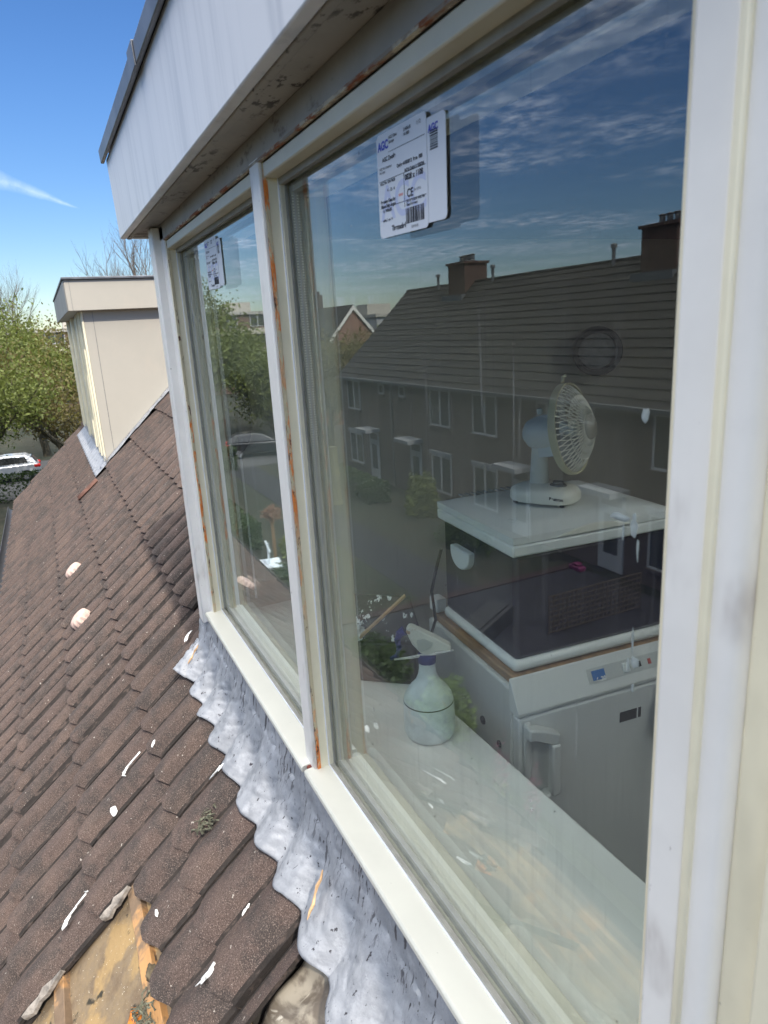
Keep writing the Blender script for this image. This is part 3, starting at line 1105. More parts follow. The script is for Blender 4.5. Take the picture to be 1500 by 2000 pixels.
def sticker(x0, z0, lab, wdt=.155, hgt=.112, tilt=0.02, small=False):
    st = empty('glass_label', (x0, -.001, z0), label=lab, cat='label', group='glazing labels stuck to the panes')
    st.rotation_euler = (0, tilt, 0)
    # sheet with rounded corners
    def sheet(a, c, bb, d, y, name, par):
        m_ = MB()
        r = .006
        pts = []
        for (cx_, cz_, q0) in ((c - r, d - r, 0), (a + r, d - r, PI / 2), (a + r, bb + r, PI), (c - r, bb + r, 1.5 * PI)):
            for k in range(5):
                q = q0 + PI / 2 * k / 4
                pts.append((cx_ + r * math.cos(q), cz_ + r * math.sin(q)))
        m_.prism([(u, v) for (u, v) in pts], y, y + .0006, 'y')
        return m_.build(name, paper, par)
    sheet(0, wdt * .76, 0, hgt, -.0022, 'paper_sheet', st)
    strip_ = sheet(wdt * .70, wdt, .004, hgt - .008, -.0014, 'paper_strip', st)
    TX = lambda u, v, y=-.0026: Matrix.Translation((u, y, v)) @ Matrix.Rotation(PI / 2, 4, 'X')
    k_ = wdt / .155
    bk, bl, pl, rd_ = MB(), MB(), MB(), MB()
    text_mb(bl, 'AGC', .0125 * k_, TX(.004, hgt - .017), .0005)
    text_mb(bk, 'AGC Glass\nEurope', .0045, TX(.032, hgt - .009), .0001)
    text_mb(bk, '2140618\n14 000', .0048, TX(.068, hgt - .009), .0001)
    text_mb(bk, '1 / 2', .005, TX(.098, hgt - .009), .0001)
    text_mb(bk, 'AGC Zwolle', .0065, TX(.014, hgt - .030), .0002)
    text_mb(bk, 'AGC Nr. Orderbon\nRef. klant', .0038, TX(.006, hgt - .038), .00005)
    text_mb(bk, 'Order 41003062  Rem  000', .0052, TX(.050, hgt - .042), .0002)
    text_mb(bk, 'NOS OAN 16/05/24', .0052, TX(.068, hgt - .050), .0002)
    text_mb(bk, '0828 x 1108', .0082, TX(.068, hgt - .058), .0003)
    text_mb(bk, 'AGC Nr. 02419638', .0048, TX(.006, hgt - .054), .0001)
    text_mb(bk, '4 - 15 - 4', .005, TX(.024, hgt - .063), .0001)
    text_mb(bk, 'Premium Glass line\nWarm Edge Argon\n   1.1 W/m2K', .0050, TX(.006, hgt - .074), .0002)
    text_mb(bk, 'CE', .012, TX(.072, .036), .0003)
    text_mb(bk, 'EN 1279-5', .0036, TX(.088, .040), .0)
    text_mb(bk, 'EN 1279-5:2018  AGC Flat\nGlass Nederland', .0038, TX(.070, .031), .0001)
    text_mb(bk, 'Thermobel', .0078, TX(.032, .006), .0003)
    text_mb(bk, '02419638', .004, TX(.080, .0035), .0)
    text_mb(bk, 'pallet 3  pos 14', .004, TX(.010, .018), .0001)
    rr = random.Random(3)
    u = .068
    while u < .108:
        ww = rr.choice((.0006, .001, .0016, .0022))
        bk.box(u, u + ww, -.0026, -.0022, .009, .025)
        u += ww + rr.choice((.0007, .0010, .0016))
    v = .075
    while v < .094:
        ww = rr.choice((.0005, .001, .0014))
        bk.box(wdt * .80, wdt * .90, -.0018, -.0014, v - .002, v - .002 + ww)
        v += ww + rr.choice((.0006, .001))
    for v in (.0205, .050, .079):
        bk.box(.004, wdt * .74, -.0026, -.0022, hgt - v, hgt - v + .0004) if v != .0205 else bk.box(.03, wdt * .74, -.0026, -.0022, hgt - .022, hgt - .0216)
    bk.box(.0655, .0660, -.0026, -.0022, .027, hgt - .050)
    text_mb(pl, 'AGC', .052, TX(.006, .020, -.00235), .001)
    rd_.box(.052, .062, -.0025, -.0022, .040, .0425)
    b2 = MB()
    text_mb(b2, 'AGC', .0095, TX(wdt * .78, hgt - .022, -.0018), .0004)
    b2.build('blue_logo', blue_ink, strip_)
    bk.build('black_print', ink, st)
    bl.build('blue_print', blue_ink, st)
    pl.build('pale_watermark', pale_ink, st)
    rd_.build('red_mark', red_ink, st)
    return st


sticker(-.806, .101, 'white printed glazing label on the near right pane')
sticker(-1.765, .105, 'white printed glazing label on the far left pane')

# paint smears on the near pane
smear_m = mat('dried_paint_smear', (.30, .34, .33), .8, var=.3, vs=60)
def smear(pts, lab, group='dried smears on the near pane', name='dried_smear'):
    b = MB()
    for (x, z, w_, h_, sd_) in pts:
        n = 18
        vs = [(0, 0, 0)]
        vs = []
        for ring, yy in ((1, -.0003), (.5, -.0011), (.02, -.0013)):
            for k in range(n):
                q = 2 * PI * k / n
                rr = ring * (1 + .5 * mnoise.noise(Vector((math.cos(q) * 1.5 + sd_, math.sin(q) * 1.5, sd_ * 2.3))))
                vs.append((x - pts[0][0] + w_ * rr * math.cos(q), yy, z - pts[0][1] + h_ * rr * math.sin(q)))
        fs = [[i * n + k, i * n + (k + 1) % n, (i + 1) * n + (k + 1) % n, (i + 1) * n + k] for i in range(2) for k in range(n)]
        b.add(vs, fs)
    o = b.build(name, smear_m, smooth=True)
    o.location = (pts[0][0], -.0004, pts[0][1])
    tag(o, lab, 'smear', group)

# ------------------------------------------------------------------ attic room behind the glass
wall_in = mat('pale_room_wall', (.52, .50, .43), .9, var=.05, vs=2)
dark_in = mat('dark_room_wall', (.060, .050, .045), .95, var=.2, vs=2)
floor_in = mat('dark_room_floor', (.05, .04, .035), .7)
board_in = mat('inner_sill_board', (.76, .78, .75), .35, var=.05, vs=4, fn=spots(25, .66, .72, (.30, .32, .30)))
room = empty('attic_room', (-.5, 1.5, -1.65), label='dim attic room seen through the two panes', cat='room')
def rbox(name, m, x0, x1, y0, y1, z0, z1, bevel=0.0):
    return box(name, m, room, x0 + .5, x1 + .5, y0 - 1.5, y1 - 1.5, z0 + 1.65, z1 + 1.65, bevel)
rbox('side_wall', wall_in, -2.165, -2.12, .066, 2.5, -1.60, .27)
rbox('side_wall', board_in, 1.15, 1.2, .052, 2.6, -1.65, .27)
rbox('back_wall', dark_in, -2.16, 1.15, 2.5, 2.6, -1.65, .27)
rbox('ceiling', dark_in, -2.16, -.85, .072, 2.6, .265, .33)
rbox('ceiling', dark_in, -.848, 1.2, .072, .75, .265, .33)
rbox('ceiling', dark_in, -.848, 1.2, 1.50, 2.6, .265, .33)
fill_diffuser_m = bpy.data.materials.new('fill_diffuser')  # added translucent sheet that spreads sun and sky light indoors
fill_diffuser_m.use_nodes = True
_t = NT(fill_diffuser_m.node_tree)
for _n in list(fill_diffuser_m.node_tree.nodes):
    fill_diffuser_m.node_tree.nodes.remove(_n)
_tr = _t.n('ShaderNodeBsdfTranslucent', i_Color=(.95, .95, .93, 1))
_t.n('ShaderNodeOutputMaterial', i_Surface=_tr.outputs[0])
b = MB()
b.grid(lambda x, y: (x + .5, y - 1.5, .56 + 1.65 + .10 * math.sin(PI * (x + .85) / 1.95) * math.sin(PI * (y - .75) / .75)), lin(-.85, 1.1, 12), lin(.75, 1.50, 10))
b.build('fill_light_dome', fill_diffuser_m, room, smooth=True)  # dome added over the room, out of view, to brighten it
rbox('fill_light_shaft', wall_in, -.87, -.85, .75, 1.50, .331, .495)  # shaft sides of the added fill dome
rbox('fill_light_shaft', wall_in, 1.1, 1.12, .75, 1.50, .27, .555)
rbox('floor', floor_in, -2.16, 1.2, .3, 2.6, -1.72, -1.65)
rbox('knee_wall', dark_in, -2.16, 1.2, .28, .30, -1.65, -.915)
rbox('front_wall', wall_in, -.30, 1.15, .052, .08, -.88, .262)
rbox('window_board', board_in, -2.12, 1.15, .032, .332, -.912, -.882, .004)

# cooler on a small fridge, with a fan on top
RZ = R(-5.0)
white_pl = mat('white_plastic', (.80, .84, .82), .35, var=.03, vs=5)
white_pl2 = mat('aged_white_plastic', (.82, .82, .73), .4, var=.05, vs=8)
navy = mat('navy_plastic', (.012, .011, .030), .30)
fr_wood = mat('brown_wood_top', (.34, .21, .11), .55, var=.25, vs=9, stretch=(1, 6, 1))
fr_white = mat('fridge_enamel', (.58, .60, .58), .35, var=.05, vs=3)
fr_front = mat('fridge_panel_plastic', (.68, .71, .70), .35)
black_m = mat('black_rubber', (.012, .012, .012), .5)
# local axes: u runs left (away), v runs into the room; corner = near vertical corner
cz = -.792
cooler = empty('cool_box', (-1.171, .46, cz), PI - 0.0, label='white and navy electric cool box standing on the fridge', cat='cool box')
cooler.rotation_euler = (0, 0, RZ)
L_, D_, H_ = .375, .44, .286
def cpart(name, m, prof_fn, bevel=.004, label=None, par=None, smooth=False):
    b = MB()
    prof_fn(b)
    o = b.build(name, m, par or cooler, bevel=bevel, smooth=smooth)
    if label:
        o['label'] = label
    return o
cpart('body', navy, lambda b: b.box(-L_ + .006, -.006, .006, D_ - .006, .028, H_), .012)
cpart('base_band', white_pl, lambda b: b.box(-L_, 0, 0, D_, 0, .030), .012)
cpart('rim_band', white_pl, lambda b: b.box(-L_ - .006, .006, -.006, D_ + .006, H_ - .002, H_ + .026), .006)
# lid: domed slab
def lid(b):
    us = lin(0, 1, 23)
    vs_ = lin(0, 1, 23)
    def top(u, v):
        e = min(u, 1 - u, v, 1 - v)
        q = min(1, e / .14)
        h = .016 + .016 * (q * q * (3 - 2 * q))
        return (-L_ - .004 + (L_ + .008) * u, -.004 + (D_ + .008) * v, H_ + .0275 + h)
    b.grid(top, us, vs_)
    def ring(b_):
        pass
    n = 23
    bot = []
    # skirt
    border = [(u, 0) for u in us] + [(1, v) for v in vs_[1:]] + [(u, 1) for u in us[::-1][1:]] + [(0, v) for v in vs_[::-1][1:]]
    V = []
    for (u, v) in border:
        p = top(u, v)
        V.append(p)
    for (u, v) in border:
        p = top(u, v)
        V.append((p[0], p[1], H_ + .0275))
    m_ = len(border)
    b.add(V, [[i, m_ + i, m_ + (i + 1) % m_, (i + 1) % m_] for i in range(m_)])
cpart('lid', white_pl, lid, 0, smooth=True)
def vents(b):
    for i in range(16):
        v = .05 + i * .018
        b.box(-L_ + .012, -L_ + .045, v, v + .009, H_ + .058, H_ + .0605)
cpart('vent_grille', mat('vent_grey', (.40, .43, .42), .5), vents, .001)
def diamond(b):
    T = Matrix.Translation((-.075, .04, H_ + .0602)) @ Matrix.Rotation(R(45), 4, 'Z')
    for (a, c, d, e) in ((-.011, .011, -.011, -.009), (-.011, .011, .009, .011), (-.011, -.009, -.009, .009), (.009, .011, -.009, .009)):
        b.box(a, c, d, e, 0, .0012, T)
cpart('emblem', mat('pale_emblem', (.75, .80, .80), .3), diamond, 0)
def chandle(b):
    n = 14
    prof = []
    for i in range(n + 1):
        q = PI + PI * i / n
        prof.append((-.245 + .062 * .5 * math.cos(q) * 1.6, .222 + .040 * math.sin(q)))
    prof = [(-.295, .222 + .014)] + prof + [(-.195, .222 + .014)]
    b.prism(prof, -.012, .010, 'y')
cpart('carry_handle', mat('handle_white', (.72, .78, .78), .35), chandle, .004)
def latch(b):
    n = 12
    prof = [(.11 + .20 * i / n, H_ + .030 + .018 * math.sin(PI * i / n)) for i in range(n + 1)]
    b.prism([(y, z) for (y, z) in prof], .002, .009, 'x')
cpart('lid_latch', white_pl2, latch, .0015)

# fridge
fr = empty('small_fridge', (-1.130, .435, -1.648), label='low white fridge with brown wooden top and loop handle', cat='fridge')
fr.rotation_euler = (0, 0, RZ)
FW, FD, FH = .485, .52, .830
def fpart(name, m, fn, bevel=.004, label=None):
    b = MB()
    fn(b)
    o = b.build(name, m, fr, bevel=bevel)
    if label:
        o['label'] = label
    return o
fpart('cabinet', fr_white, lambda b: b.box(-FW, -.03, .004, FD, 0, FH), .008)
fpart('wooden_top', fr_wood, lambda b: b.box(-FW + .012, -.036, .014, FD - .012, FH, FH + .022), .004)
fpart('control_panel', fr_front, lambda b: b.prism([(-.032, FH - .055), (.006, FH - .055), (.008, FH - .045), (-.030, FH + .026), (-.034, FH + .026)], 0, FD, 'y'), .003)
fpart('door', fr_front, lambda b: b.box(-.028, .004, .004, FD, .03, FH - .060), .007)
def fhandle(b):
    b.box(.003, .014, .014, .032, FH - .285, FH - .070)
    b.prism([(.012, FH - .072), (.050, FH - .082), (.094, FH - .104), (.094, FH - .132), (.070, FH - .128), (.030, FH - .108), (.012, FH - .104)][::-1], .006, .036, 'x')
    b.box(.020, .040, .070, .094, FH - .262, FH - .128)
    b.prism([(.014, FH - .285), (.062, FH - .285), (.094, FH - .262), (.070, FH - .254), (.050, FH - .262), (.014, FH - .258)], .006, .036, 'x')
fpart('door_handle', mat('grey_handle', (.62, .65, .64), .35), fhandle, .005)
# control strip
SL = math.atan2(.071, -.038)
def strip(b, y0, y1, t0, t1, off):
    a0 = Vector((.008, FH - .045)); a1 = Vector((-.030, FH + .026))
    d = (a1 - a0); nrm = Vector((d.y, -d.x)).normalized()
    q0 = a0 + d * t0 + nrm * off
    q1 = a0 + d * t1 + nrm * off
    q2 = a0 + d * t1 + nrm * -.001
    q3 = a0 + d * t0 + nrm * -.001
    b.prism([tuple(q0), tuple(q1), tuple(q2), tuple(q3)], y0, y1, 'y')
fpart('control_strip', mat('strip_grey', (.50, .53, .52), .4), lambda b: strip(b, .20, .46, .28, .72, .0008), 0)
fpart('blue_display', mat('blue_label', (.02, .14, .42), .4), lambda b: strip(b, .212, .248, .36, .64, .0016), 0)
fpart('dial', white_pl, lambda b: strip(b, .300, .318, .36, .64, .006), .002)
fpart('red_lamp', mat('red_lamp_cap', (.45, .06, .04), .4), lambda b: strip(b, .375, .383, .42, .58, .003), 0)
fpart('black_knob', black_m, lambda b: strip(b, .345, .353, .42, .58, .003), 0)
b = MB()
text_mb(b, '6..20', .014, Matrix.Translation((.0035, .216, FH - .018)) @ Matrix.Rotation(PI / 2, 4, 'Z') @ Matrix.Rotation(R(62), 4, 'X') , .0004)
o = b.build('display_digits', white_pl, fr)
b = MB()
b.box(.003, .0052, .285, .335, FH - .145, FH - .118)
b.box(.003, .0052, .340, .348, FH - .145, FH - .118)
b.build('name_badge', black_m, fr)
for (u, z, r) in ((-.165, FH - .155, .011), (-.085, FH - .175, .0085)):
    b = MB()
    b.lathe([(r, 0), (r, .003), (r * .9, .004), (.0005, .004)], 20, Matrix.Translation((u, .004, z)) @ Matrix.Rotation(PI / 2, 4, 'X'))
    b.build('side_plug', black_m, fr, smooth=True)

bg_ = MB()
bg_.prism([(-.055, -.05), (-.02, -.085), (.055, -.07), (.065, .03), (.03, .07), (-.04, .06), (-.07, .0)], -.022, .022, 'x')
bag = bg_.build('hanging_bag', mat('black_bag_cloth', (.010, .010, .012), .7, bump=.6, bs=30), bevel=.014, seg=3)
bag.location = (-1.045, .87, -.93)
bag.rotation_euler = (R(8), 0, RZ)
tag(bag, 'black bag-like bundle at the right end of the fridge front', 'bag')

# fan
fanz = cz + H_ + .0625
FX, FY = -1.325, .668
fan = empty('desk_fan', (FX, FY, fanz), R(28), label='small cream desk fan with wire cage standing on the cool box', cat='fan')
b = MB()
def sell(n, a, c, pw=2.8):
    o = []
    for k in range(n):
        q = 2 * PI * k / n
        o.append((a * math.copysign(abs(math.cos(q)) ** (2 / pw), math.cos(q)), c * math.copysign(abs(math.sin(q)) ** (2 / pw), math.sin(q))))
    return o
n = 40
vs = []
for (sc_, z) in ((.96, .006), (1.0, .010), (1.0, .026), (.95, .034), (.80, .040), (.40, .043), (.01, .044)):
    for (x, y) in sell(n, .085 * sc_, .060 * sc_):
        vs.append((x, y, z))
b.add(vs, [[i * n + k, i * n + (k + 1) % n, (i + 1) * n + (k + 1) % n, (i + 1) * n + k] for i in range(6) for k in range(n)] + [list(range(n))[::-1]])
b.build('base', white_pl2, fan, smooth=True)
b = MB()
for (x, y) in ((-.06, -.04), (.06, -.04), (-.06, .04), (.06, .04)):
    b = MB()
    b.lathe([(.006, 0), (.006, .0065)], 10, Matrix.Translation((x, y, 0)))
    b.build('rubber_foot', black_m, fan)
pass
b = MB()
b.lathe([(.024, .040), (.0235, .06), (.019, .14), (.017, .158), (.010, .168), (.001, .170)], 24, Matrix.Translation((-.02, .012, 0)), .8)
b.build('column', white_pl2, fan, smooth=True)
b = MB()
b.lathe([(.022, 0), (.020, .004), (.014, .005), (.013, .011), (.001, .012)], 22, Matrix.Translation((.035, -.002, .0425)), .7)
b.build('speed_knob', mat('knob_grey', (.16, .16, .15), .4), fan, smooth=True)
b = MB()
text_mb(b, 'Bestron', .011, Matrix.Translation((.036, -.0603, .019)) @ Matrix.Rotation(PI / 2, 4, 'X'), .0005)
b.build('maker_name', ink, fan)
# head assembly in its own orientation
axis = Vector((.87, .455, .16)).normalized()
hc = Vector((-1.272, .700, -.262)) + Vector((0, 0, 0))
Rz = Matrix.Rotation(-R(28), 4, 'Z')
def headM():
    zq = axis
    xq = Vector((0, 0, 1)).cross(zq).normalized()
    yq = zq.cross(xq)
    m_ = Matrix((xq, yq, zq)).transposed().to_4x4()
    return Rz @ Matrix.Translation(hc - Vector((FX, FY, fanz))) @ m_
HM = headM()
RR = .105
b = MB()
b.lathe([(.001, -.118), (.018, -.117), (.033, -.105), (.040, -.085), (.042, -.060), (.040, -.040), (.030, -.032)], 28, HM)
b.box(-.022, .022, -.058, -.018, -.080, -.040, HM)
b.build('motor_housing', mat('pale_blue_grey_plastic', (.72, .76, .74), .4), fan, smooth=True)
b = MB()
for i in range(5):
    b.box(-.030, .030, .018 + i * 0, .0181, -.1, -.06, HM) if False else None
b.lathe([(.007, 0), (.007, .012), (.001, .014)], 12, HM @ Matrix.Translation((0, .045, -.07)) @ Matrix.Rotation(-PI / 2, 4, 'X'))
b.build('oscillation_knob', white_pl2, fan, smooth=True)
b = MB()
n = 56
vs = []
for (r, z) in ((RR, -.009), (RR + .003, -.009), (RR + .004, 0), (RR + .003, .009), (RR, .009), (RR - .001, 0)):
    for k in range(n):
        q = 2 * PI * k / n
        vs.append((r * math.cos(q), r * math.sin(q), z))
b.add(vs, [[i * n + k, i * n + (k + 1) % n, ((i + 1) % 6) * n + (k + 1) % n, ((i + 1) % 6) * n + k] for i in range(6) for k in range(n)], HM)
b.tube([(.0, RR + .004, -.004), (.0, RR + .018, 0), (.004, RR + .020, .004)], .0045, 8, HM)
b.build('cage_ring', mat('yellowed_ring', (.60, .57, .40), .4), fan, smooth=True)
def cage(front):
    b = MB()
    sg = 1 if front else -1
    depth = .048 if front else .040
    def P(r, q, tw):
        z = depth * (1 - (r / RR) ** 2.6)
        return (r * math.cos(q + tw), r * math.sin(q + tw), sg * z)
    nr = 44 if front else 30
    for k in range(nr):
        q = 2 * PI * k / nr
        b.tube([P(r, q, sg * 1.2 * (r - .03)* 6 * .6) for r in lin(.028, RR, 7)], .0013, 3, HM, cap=False)
    if front:
        for k in range(nr):
            q = 2 * PI * k / nr
            b.tube([P(r, q, -1.2 * (r - .03) * 6 * .6) for r in lin(.045, RR, 6)], .0012, 3, HM, cap=False)
    for r in ((.06, .09) if not front else (.075,)):
        b.tube([P(r, 2 * PI * k / 40, 0) for k in range(41)], .001, 3, HM, cap=False)
    o = b.build('front_cage' if front else 'rear_cage', mat('cage_wire', (.78, .78, .70), .4), fan)
cage(True)
cage(False)
b = MB()
b.lathe([(.030, .044), (.030, .050), (.026, .055), (.001, .057)], 30, HM)
b.build('cage_badge', mat('hub_grey', (.42, .41, .36), .4), fan, smooth=True)
for k in range(3):
    b = MB()
    us = lin(0, 1, 6)
    b.grid(lambda u, v: ((.018 + .078 * v) * math.cos((u - .5) * (1.5 - .3 * v)), (.018 + .078 * v) * math.sin((u - .5) * (1.5 - .3 * v)), .012 * (u - .5) * 2), us, us, HM @ Matrix.Rotation(k * 2 * PI / 3, 4, 'Z'))
    b.build('blade', mat('smoky_blade', (.42, .45, .44), .3), fan, smooth=True, solid=.0015)
b = MB()
b.lathe([(.020, -.02), (.020, .015), (.010, .020), (.001, .021)], 20, HM)
b.build('blade_hub', white_pl, fan, smooth=True)

# spray bottle
SBX, SBY = -1.190, .243
sp = empty('spray_bottle', (SBX, SBY, -.882), R(60), label='whitish round-bellied spray bottle with angular white trigger head on the window board', cat='spray bottle')
sp_m = mat('milky_bottle', (.62, .71, .72), .35, var=.12, vs=25, bump=.1, bs=25, fn=chain(spots(45, .62, .70, (.72, .72, .66), (1, 1, .5)), spots(60, .70, .75, (.15, .12, .08))))
b = MB()
b.lathe([(.045, .0), (.052, .004), (.056, .016), (.0565, .04), (.056, .078), (.0545, .084)], 40)
b.build('lower_body', sp_m, sp, smooth=True)
b = MB()
b.lathe([(.0548, .084), (.0548, .0865)], 40)
b.build('seam_ring', black_m, sp)
b = MB()
b.lathe([(.0545, .0867), (.054, .092), (.050, .103), (.040, .117), (.028, .130), (.021, .145), (.018, .160), (.0175, .178)], 40)
b.build('upper_body', sp_m, sp, smooth=True)
b = MB()
b.lathe([(.0195, .176), (.0200, .180), (.0200, .192), (.018, .196), (.001, .197)], 26)
b.build('collar', mat('blue_collar', (.02, .03, .16), .45, fn=spots(60, .6, .66, (.6, .6, .58))), sp, smooth=True)
b = MB()
prof = [(.005, .196), (-.012, .200), (-.030, .222), (-.042, .252), (-.036, .262), (-.028, .262), (.020, .236), (.052, .216), (.052, .206), (.020, .205)]
b.prism(prof, -.012, .012, 'y')
head_w = mat('dirty_white_head', (.68, .70, .62), .4, fn=spots(30, .64, .7, (.40, .28, .18)))
b.build('trigger_head', head_w, sp, bevel=.003)
b = MB()
b.prism([(-.018, .212), (-.010, .205), (.010, .214), (.016, .226), (-.004, .236), (-.020, .232)], -.0145, -.0118, 'y')
b.build('head_recess', mat('head_recess_grey', (.50, .54, .49), .5), sp, bevel=.001)
b = MB()
b.tube([(-.045, -.0, .250), (-.056, 0, .243), (-.062, 0, .228), (-.058, 0, .210), (-.064, 0, .192), (-.078, 0, .184)], [.011, .009, .007, .006, .0055, .004], 8)
b.build('trigger', mat('blue_trigger', (.03, .03, .22), .45), sp, smooth=True)
b = MB()
b.tube([(-.070, -.004, .184), (-.03, -.008, .191), (.02, -.010, .200), (.058, -.012, .208)], [.002, .0035, .0035, .0015], 8)
b.build('nozzle_rod', mat('white_rod', (.75, .75, .72), .4), sp, smooth=True)

# paint-spattered box with rag and stick
def spat(t, P, c, b_):
    a = t.ramp(t.noise(P, 34, 4, .7, (1, 1, .5)), .58, .61)
    return t.mix(a, c, (.70, .74, .72))
blk = mat('black_spattered_plastic', (.012, .012, .012), .5, fn=spat)
blk2 = mat('black_plastic', (.010, .010, .010), .35)
pb = empty('paint_tray', (-1.49, .275, -.882), R(49), label='black plastic box with white spattered tilted lid at the left end of the window board', cat='box')
b = MB()
b.box(-.115, .10, -.05, .05, 0, .112)
b.build('box_body', blk2, pb, bevel=.006)
b = MB()
T = Matrix.Translation((0, -.05, .118)) @ Matrix.Rotation(R(48), 4, 'X')
b.add([(-.120, 0, 0), (.112, 0, 0), (.112, .03, 0), (.072, .12, 0), (-.120, .12, 0), (-.120, 0, .006), (.112, 0, .006), (.112, .03, .006), (.072, .12, .006), (-.120, .12, .006)],
      [(4, 3, 2, 1, 0), (5, 6, 7, 8, 9), (0, 1, 6, 5), (1, 2, 7, 6), (2, 3, 8, 7), (3, 4, 9, 8), (4, 0, 5, 9)], T)
b.build('tilted_lid', blk, pb, bevel=.004)
rag_m = mat('white_rag', (.62, .68, .66), .8, bump=.8, bs=30)
bm = bmesh.new()
bmesh.ops.create_icosphere(bm, subdivisions=4, radius=1)
for v in bm.verts:
    q = 1 + .35 * mnoise.noise(v.co * 1.7) + .20 * mnoise.noise(v.co * 5)
    v.co = Vector((v.co.x * .060 * q, v.co.y * .032 * q, v.co.z * .026 * q))
me = bpy.data.meshes.new('white_rag')
bm.to_mesh(me)
bm.free()
me.materials.append(rag_m)
for p in me.polygons:
    p.use_smooth = True
rag = bpy.data.objects.new('white_rag', me)
rag.location = (-1.492, .182, -.742)
rag.rotation_euler = (0, 0, R(49))
rag.scale = (.85, .8, .8)
COL.objects.link(rag)
tag(rag, 'crumpled white rag lying on the black box behind the spray bottle', 'rag')
_rt = Matrix.Translation((-1.49, .275, -.882)) @ Matrix.Rotation(R(49), 4, 'Z')
_p0, _p1 = _rt @ Vector((-.035, -.072, .135)), _rt @ Vector((.080, -.045, .242))
_c = (_p0 + _p1) / 2
_q = (_p1 - _p0).to_track_quat('X', 'Z')
_l = (_p1 - _p0).length / 2
b = MB()
b.box(-_l, _l, -.007, .007, -.003, .003)
stick = b.build('stirring_stick', mat('stick_wood', (.50, .34, .19), .7, var=.2, vs=20, stretch=(1, 6, 6)), bevel=.001)
stick.location = _c
stick.rotation_euler = _q.to_euler()
tag(stick, 'short light wooden stick leaning on the black spattered lid', 'stick')

# cables and a small adapter
b = MB()
b.tube([(-1.555, .50, -.60), (-1.57, .49, -.66), (-1.565, .47, -.72), (-1.53, .46, -.79), (-1.475, .40, -.83), (-1.40, .375, -.85), (-1.34, .36, -.92), (-1.30, .35, -1.0)], .0045, 8)
for v in b.v:
    v -= Vector((-1.5, .45, -.8))
o = b.build('power_cable', black_m, smooth=True)
o.location = (-1.5, .45, -.8)
tag(o, 'black power cable hanging down the left side of the cool box and fridge', 'cable')
b = MB()
b.box(-.022, .022, -.016, .016, -.020, .020)
o = b.build('plug_adapter', white_pl, bevel=.004)
o.location = (-1.585, .50, -.770)
tag(o, 'small white plug block beside the lower left corner of the cool box', 'plug')

# dark round disc high on the wall, pale board, dark pointed board
b = MB()
n = 44
def ringmesh(b, prof, T):
    vs = []
    for (r, z) in prof:
        for k in range(n):
            q = 2 * PI * k / n
            vs.append((r * math.cos(q), r * math.sin(q), z))
    b.add(vs, [[i * n + k, i * n + (k + 1) % n, (i + 1) * n + (k + 1) % n, (i + 1) * n + k] for i in range(len(prof) - 1) for k in range(n)], T)
disc = empty('round_wall_disc', (-1.97, 1.42, -.134), label='round grey disc in a thick black rim on the inside wall above the fan', cat='wall disc')
DT = Vector((.80, -.58, -.05)).normalized().to_track_quat('Z', 'Y').to_matrix().to_4x4()
ringmesh(b, [(.066, -.03), (.086, -.03), (.087, .03), (.082, .04), (.068, .038), (.064, 0)], DT)
b.build('rim', mat('black_rim', (.010, .008, .010), .4), disc, smooth=True)
b = MB()
ringmesh(b, [(.066, .0), (.0005, .002)], DT)
b.build('disc_face', mat("grey_disc", (.25, .25, .26), .5, var=.15, vs=30), disc)

pal = box('pale_panel', mat('pale_panel_paint', (.42, .43, .38), .6), None, -.012, .012, 0, .17, -.45, 0.0, .002)
pal.location = (-2.095, .105, -.335)
tag(pal, 'tall pale panel with bright upright edge behind the left pane', 'panel')
b = MB()
b.box(-.003, .003, -.003, .003, -.50, 0.0)
o = b.build('panel_edge', mat('bright_edge_strip', (.80, .82, .82), .4), pal)
o.location = (.0135, .0, 0.002)
b = MB()
pts = []
for i in range(33):
    q = i / 32
    a = 2 * PI * q
    r_y = .056 * (1 - .25 * math.cos(a)) * math.sin(a)
    pts.append((r_y * 1.0, .13 * math.cos(a) - .0))
b.prism([(y, z * 1.0) for (y, z) in pts][:-1], -.008, .008, 'x')
bo = b.build('dark_pointed_board', mat('near_black_cloth', (.010, .012, .012), .8), bevel=.003)
bo.location = (-2.085, .098, -.235)
bo.rotation_euler = (R(-8), 0, 0)
tag(bo, 'near-black oval pointed shape hanging against the inside wall behind the left pane', 'board')

# ------------------------------------------------------------------ the rear dormer
rd = empty('dormer', (-6.2, 0, -.95), label='smaller cream panelled dormer farther along the roof', cat='dormer')
panel_m = mat('cream_panel', (.47, .435, .37), .55, var=.04, vs=1.5, fn=spots(4, .5, .75, (.52, .46, .38), None, amt=.4))
panel_d = mat('grey_weathered_fascia', (.30, .30, .28), .6, var=.15, vs=6, stretch=(1, 1, .2))
def rbx(name, m, x0, x1, y0, y1, z0, z1, bevel=.003, label=None):
    return box(name, m, rd, x0 + 6.2, x1 + 6.2, y0, y1, z0 + .95, z1 + .95, bevel, label)
b = MB()
q = [(-.035, -.985), (1.6, .568), (1.6, .30), (-.035, .30)]
b.prism([(y, z + .95) for (y, z) in q], -.03, 0, 'x')
b.build('cheek', panel_m, rd, bevel=.002)
rbx('corner_post', cream, -6.26, -6.195, -.052, -.036, -.98, .30)
rbx('front_wall', cream2, -9.12, -6.24, -.034, .02, -1.0, .30)
for xx in (-6.42, -6.62, -7.0, -7.9, -8.0, -8.9, -9.05):
    rbx('front_post', cream, xx - .03, xx + .03, -.060, -.034, -.96, .28)
rbx('fascia', panel_m, -9.3, -6.12, -.14, 1.45, .240, .472, .004)
rbx('fascia_front', panel_d, -9.31, -6.125, -.146, -.142, .238, .472, .001)
